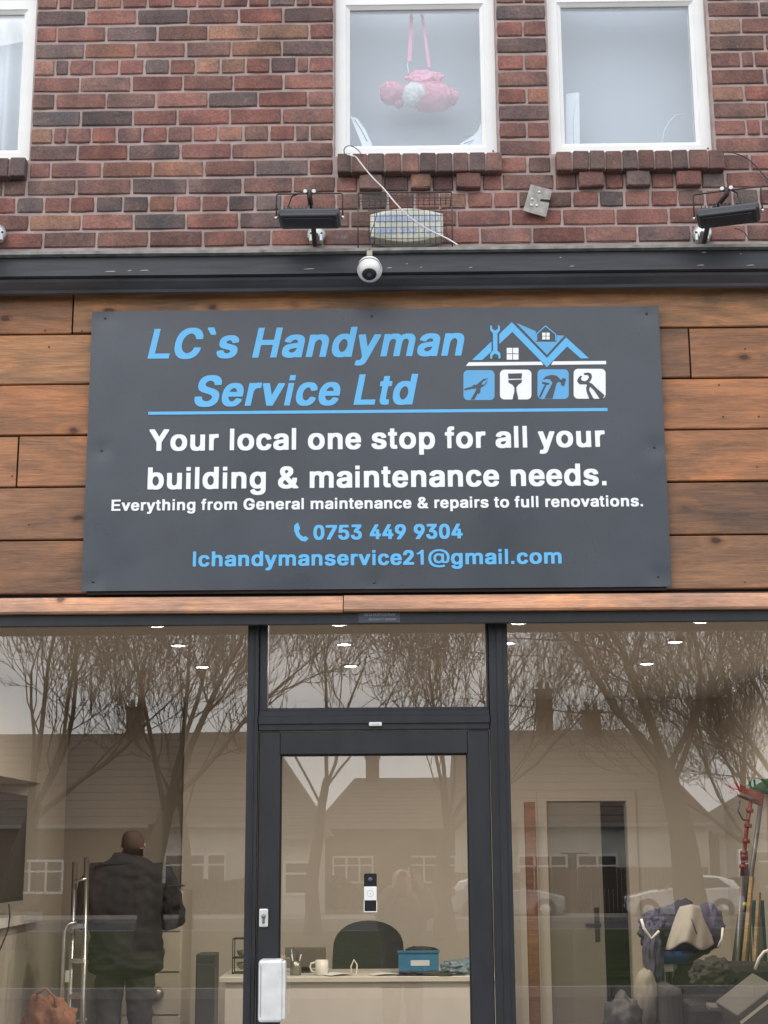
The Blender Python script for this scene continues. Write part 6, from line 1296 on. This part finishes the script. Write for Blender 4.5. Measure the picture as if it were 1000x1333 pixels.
# ================================================================== BEHIND THE UPPER WINDOWS
PK = M('pink_plush', (.80, .36, .46), .95, noise=.12, nscale=30, bump=.004); PKL = M('pink_strap', (.78, .27, .38), .7, noise=.05); WPL = M('white_plush', (.78, .76, .74), .95, noise=.1, nscale=30, bump=.004)
def fur(o, mat, n=1500, ln=.011, seed=1):
    r = random.Random(seed); me = o.data; F_ = [p for p in me.polygons]; wts = [p.area for p in F_]; m = MB()
    for p in r.choices(F_, wts, k=n):
        c = p.center; nn = (p.normal + Vector((r.gauss(0, .45), r.gauss(0, .45), r.gauss(-.25, .4)))).normalized(); s_ = nn.orthogonal().normalized() * .0016
        m.add([c - s_, c + s_, c + nn * ln * r.uniform(.6, 1.3)], [(0, 1, 2)])
    f_ = m.build('fur', mat, o, fix=False); f_['kind'] = 'stuff'
toy = thing('plush_toy', 'pink and white soft toy hanging sideways by pink straps behind the window', 'soft toy'); yT2 = .20
def pp2(u, v, y=yT2): return tuple(at(u, v, y))
fur(lump('head', pp2(511, 121), (.058, .05, .052), PK, toy, seed=1, amp=.12, sub=4, flat=-2), PK, 1400)
fur(lump('ear', pp2(519, 134), (.02, .02, .02), PK, toy, seed=2, amp=.1, sub=3, flat=-2), PK, 300)
fur(lump('body', pp2(562, 126), (.115, .06, .066), PK, toy, seed=3, amp=.14, sub=4, flat=-2), PK, 2600)
fur(lump('tummy', pp2(542, 123, yT2 - .02), (.066, .045, .056), WPL, toy, seed=4, amp=.2, sub=4, flat=-2), WPL, 1200)
fur(lump('leg', pp2(586, 126), (.04, .04, .04), PK, toy, seed=5, amp=.12, sub=4, flat=-2), PK, 500)
lump('purse', pp2(553, 104), (.08, .035, .05), M('pink_vinyl', (.8, .3, .42), .5, noise=.12, nscale=18), toy, seed=6, amp=.3, sub=4, flat=-2)
def strap(pts, wd, name='strap'):
    V = []; n = len(pts)
    for i, p in enumerate(pts): p = Vector(p); V += [tuple(p + Vector((-wd / 2, 0, 0))), tuple(p + Vector((wd / 2, 0, 0))), tuple(p + Vector((wd / 2, .004, 0))), tuple(p + Vector((-wd / 2, .004, 0)))]
    f = []
    for i in range(n - 1):
        for j in range(4): f.append((i * 4 + j, i * 4 + (j + 1) % 4, i * 4 + 4 + (j + 1) % 4, i * 4 + 4 + j))
    return MB().add(V, f).build(name, PKL, toy)
strap([pp2(536, 22), pp2(534.5, 50), pp2(533, 80)], .018); strap([pp2(550, 22), pp2(554, 50), pp2(559, 88)], .014)
MB().tube([pp2(533, 80), pp2(530, 84), pp2(532, 92), pp2(531, 100)], .003, 6).build('clip', STEEL, toy)
MB().tube([pp2(535, 22), pp2(538, 14), pp2(547, 14), pp2(550, 22)], .008, 6).build('strap', PKL, toy)
MB().tube([pp2(542, 15), pp2(542, -20), pp2(542, -60)], .002, 5).build('cord', WP, toy)
PAP = M('white_card', (.78, .8, .82), .7, noise=.03)
def flat(name, pts, y, label, cat, extra=None):
    P_ = on_wall(pts, y); P_ = P_ if area(P_) > 0 else P_[::-1]
    t = thing(name, label, cat); MB().prism(P_, y, y + .004).build('sheet', PAP, t)
    if extra: 
        for e in extra: MB().tube([pp2(u, v, y - .001) for u, v in e], .0022, 5).build('ink_line', M('grey_ink', (.25, .27, .3), .7), t)
    return t
yP = .15
flat('paper_strip', [(456, 151), (465, 154), (475, 168), (484, 186), (485, 196), (474, 196), (468, 180)], yP, 'curled white paper strip in the lower left corner of the toy window', 'paper', [[(462, 156), (470, 168), (478, 184)]])
flat('printed_card', [(629, 154), (629, 196), (598, 196), (599, 187), (611, 180), (622, 171)], yP, 'white printed card in the lower right corner of the toy window', 'card', [[(603, 179), (616, 176), (622, 166), (622, 156)], [(604, 187), (617, 182), (608, 190), (602, 190)]])
flat('white_folder', [(737, 122), (754, 120), (755, 190), (737, 190)], .2, 'pale upright folder standing inside the right window', 'folder')
tag(MB().tube([pp2(862, 190, .2), pp2(864, 172, .2), pp2(871, 158, .2), pp2(880, 150, .2), pp2(892, 148, .2)], .0022, 6).build('white_wire', WP), 'thin white wire arching up inside the right window', 'wire')
for a, b in ((XW1[0] - .1, XW1[1] + .1), (XW2[0] - .06, XW2[1] + .1)):  # added backdrops that lift the panes towards the tone of reflected sky
    o = MB().box((a, .33, SILL - .1), (b, .334, 6.36)).build('backdrop', BACK); tag(o, 'pale blind added behind the window with the pink toy, tinted like reflected sky' if a < 0 else 'pale blind added behind the window right of the brick pier, tinted like reflected sky', 'backdrop')
# ================================================================== PEOPLE
def skin(name, verts, edges, radii, mat, parent, sub=2, root=0, smooth=True, fold=0):
    me = bpy.data.meshes.new(name); me.from_pydata([tuple(v) for v in verts], edges, []); me.update()
    o = link(name, me, None, parent)
    m = o.modifiers.new('s', 'SKIN'); m.use_smooth_shade = smooth
    sv = me.skin_vertices[0].data
    for i, r in enumerate(radii):
        r = r if isinstance(r, tuple) else (r, r); sv[i].radius = r; sv[i].use_root = (i == root)
    s_ = o.modifiers.new('u', 'SUBSURF'); s_.levels = sub; s_.render_levels = sub
    bpy.context.view_layer.update()
    dg = bpy.context.evaluated_depsgraph_get(); nm = bpy.data.meshes.new_from_object(o.evaluated_get(dg))
    o.modifiers.clear(); o.data = nm
    if fold:
        from mathutils import noise as nz_
        nm.update(); ns = [v.normal.copy() for v in nm.vertices]
        for v, n_ in zip(nm.vertices, ns):
            q = Vector((v.co.x * 9, v.co.y * 9, v.co.z * 14)); a_ = abs(nz_.noise(q)); b_ = nz_.noise(Vector((v.co.x * 22, v.co.y * 22, v.co.z * 30 + v.co.x * 14)))
            v.co += n_ * (fold * (.5 - a_ * 1.6) + fold * .35 * b_)
    nm.materials.clear(); nm.materials.append(mat); return o
SKIN = M('skin', (.36, .2, .145), .55, noise=.06)
def person(label, loc, rz, H, top, trou, hair, hair_mat, arms, head=(0, .04, 0), jacket_len=.0, long_hair=False, phone=None, wide=1.0):
    """faces +y in its own axes; arms: per side (elbow, wrist) in metres for a 1.75 m body"""
    t = thing('person', label, 'person', loc, (0, 0, rz)); k_ = H / 1.75; t.scale = (k_,) * 3
    pel, wai, che, neck = (0, 0, .95), (0, .0, 1.12), (0, -.01, 1.34), (0, .0, 1.50)
    hd = Vector((head[0], head[1], 1.64 + head[2]))
    V = [pel, wai, che, neck, tuple(hd + Vector((0, -.005, -.06))), tuple(hd), tuple(hd + Vector((0, 0, .075)))]; Ed = [(i, i + 1) for i in range(6)]
    Rr = [(.15, .12), (.14 * wide, .115), (.165 * wide, .12), .055, (.068, .082), (.076, .098), (.055, .07)]
    hands = {}
    for s_ in (-1, 1):
        n = len(V); el, wr = arms[s_]
        V += [(s_ * .17 * wide, -.01, 1.40), el, wr]; Ed += [(2, n), (n, n + 1), (n + 1, n + 2)]; Rr += [.062, .044, .028]
        n2 = len(V); V += [(s_ * .09, 0, .90), (s_ * .10, .01, .50), (s_ * .11, -.02, .09), (s_ * .12, .12, .035)]; Ed += [(0, n2), (n2, n2 + 1), (n2 + 1, n2 + 2), (n2 + 2, n2 + 3)]; Rr += [.095, .06, .042, .034]
        d_ = (Vector(wr) - Vector(el)).normalized(); pm = Vector(wr) + d_ * .07; n3 = len(V)
        V.append(tuple(pm)); Ed.append((n + 2, n3)); Rr.append((.032, .018))
        side = Vector((-s_, 0, 0)); side = (side - d_ * side.dot(d_)).normalized() if abs(side.dot(d_)) < .95 else Vector((0, 0, 1)); dn = d_.cross(side).normalized(); dn = dn if dn.z < 0 else -dn
        for i in range(4):
            b0 = pm + side * (.026 - i * .017) + d_ * .02; L_ = (.062, .072, .066, .05)[i]; q = len(V)
            V += [tuple(b0), tuple(b0 + d_ * L_ * .55 + dn * .008), tuple(b0 + d_ * L_ * .8 + dn * .03)]; Ed += [(n3, q), (q, q + 1), (q + 1, q + 2)]; Rr += [.0095, .0085, .0075]
        q = len(V); b0 = Vector(wr) + d_ * .035 + side * .028; V += [tuple(b0), tuple(b0 + side * .025 + d_ * .035 + dn * .01)]; Ed += [(n3, q), (q, q + 1)]; Rr += [.011, .009]
        hands[s_] = pm
    skin('body', V, Ed, Rr, SKIN, t)
    # face: nose, ears, eyes
    MB().lathe([(.0, .022), (.008, .012), (.012, .0)], hd + Vector((0, .092, -.01)), (0, 1, -.3), 8).build('nose', SKIN, t)
    for s_ in (-1, 1):
        MB().lathe([(.0, -.008), (.015, -.005), (.016, .003), (.0, .006)], hd + Vector((s_ * .072, .002, -.005)), (s_, 0, 0), 10).build('ear', SKIN, t)
        MB().lathe([(.0, .004), (.009, .002), (.01, -.002)], hd + Vector((s_ * .03, .088, .02)), (0, 1, 0), 8).build('eye', BLACK, t)
    # clothing over the same skeleton
    JV = [(0, 0, .80 - jacket_len), (0, 0, .90), wai, che, (0, -.005, 1.47), (0, 0, 1.55)]; JE = [(i, i + 1) for i in range(5)]; JR = [(.222 * wide, .19), (.21 * wide, .175), (.19 * wide, .155), (.2 * wide, .15), (.135, .12), (.085, .088)]
    for s_ in (-1, 1):
        el, wr = arms[s_]; n = len(JV); JV += [(s_ * .18 * wide, -.01, 1.405), el, tuple(Vector(el).lerp(Vector(wr), .96))]; JE += [(3, n), (n, n + 1), (n + 1, n + 2)]; JR += [.1, .083, .06]
    skin('jacket', JV, JE, JR, top, t, sub=4, fold=.017)
    TV = [(0, 0, .95)]; TE = []; TRr = [(.12, .10)]
    for s_ in (-1, 1): n = len(TV); TV += [(s_ * .092, 0, .86), (s_ * .102, .01, .50), (s_ * .112, -.015, .08)]; TE += [(0, n), (n, n + 1), (n + 1, n + 2)]; TRr += [.108, .078, .066]
    skin('trousers', TV, TE, TRr, trou, t, sub=4, fold=.012)
    for s_ in (-1, 1): MB().box((s_ * .12 - .05, -.09, .0), (s_ * .12 + .05, .19, .08), bev=.03).build('shoe', BLACK, t)
    if long_hair: skin('hair', [tuple(hd + Vector((0, -.03, .09))), tuple(hd + Vector((0, -.045, .0))), tuple(hd + Vector((0, -.05, -.12))), tuple(hd + Vector((0, -.05, -.2)))], [(0, 1), (1, 2), (2, 3)], [(.075, .08), (.1, .085), (.09, .06), (.06, .035)], hair_mat, t)
    else: skin('hair', [tuple(hd + Vector((0, -.008, .085))), tuple(hd + Vector((0, -.018, .04))), tuple(hd + Vector((0, -.032, -.005))), tuple(hd + Vector((0, -.036, -.05)))], [(0, 1), (1, 2), (2, 3)], [(.055, .074), (.082, .1), (.076, .085), (.058, .05)], hair_mat, t)
    return t, hands, k_
DCO = M('dark_coat', (.011, .011, .014), .85, noise=.25, nscale=6); DTR = M('grey_trousers', (.045, .042, .042), .9, noise=.15)
mp_ = pt(165, 1200, 9.95)
man, hands, k_ = person('stocky man in dark jacket and grey trousers seen from behind, head bowed', (mp_.x, mp_.y, FZ), R(6), 1.80, DCO, DTR, True, M('short_brown_hair', (.07, .045, .035), .8, noise=.3, nscale=30),
       {-1: ((-.27, .02, 1.13), (-.12, .26, 1.16)), 1: ((.30, .03, 1.13), (.18, .27, 1.15))}, head=(.02, .075, -.035), wide=1.2)
ph = thing('phone', 'small dark phone held out in front of the man', 'phone'); a = pt(233, 1153, 9.7)
MB().box((a.x - .075, a.y, a.z - .005), (a.x + .03, a.y + .07, a.z + .005), bev=.002).build('case', BLACK, ph); MB().box((a.x - .07, a.y + .004, a.z + .0052), (a.x + .025, a.y + .066, a.z + .006)).build('screen', M('black_gloss', 0), ph)
# the one taking the picture
wmn, hands, k_ = person('fair-haired photographer holding a phone up towards the shop', (CAM.x - .04, CAM.y - .42, .0), R(-2), 1.62, M('grey_coat', (.13, .115, .10), .9, noise=.1), M('dark_jeans', (.04, .045, .06), .9), True, M('fair_hair', (.5, .3, .18), .6, noise=.25, nscale=25, stretch=(6, 6, 1)),
       {-1: ((-.22, .16, 1.36), (-.06, .22, 1.60)), 1: ((.26, .16, 1.36), (.16, .22, 1.60))}, head=(0, .03, 0), long_hair=True)
pn = thing('camera_phone', 'black phone held up by the fair-haired photographer', 'phone', (CAM.x, CAM.y - .12, CAM.z - .02)); 
MB().box((-.037, -.008, -.11), (.037, 0, .045), bev=.003).build('case', BLACK, pn); MB().box((-.034, -.0095, -.105), (.034, -.0082, .04)).build('screen', M('black_gloss', 0), pn)
bpy.context.view_layer.update()
print('bricks', nbrick, 'objects', len(bpy.data.objects), 'tris', sum(len(m.polygons) for m in bpy.data.meshes))
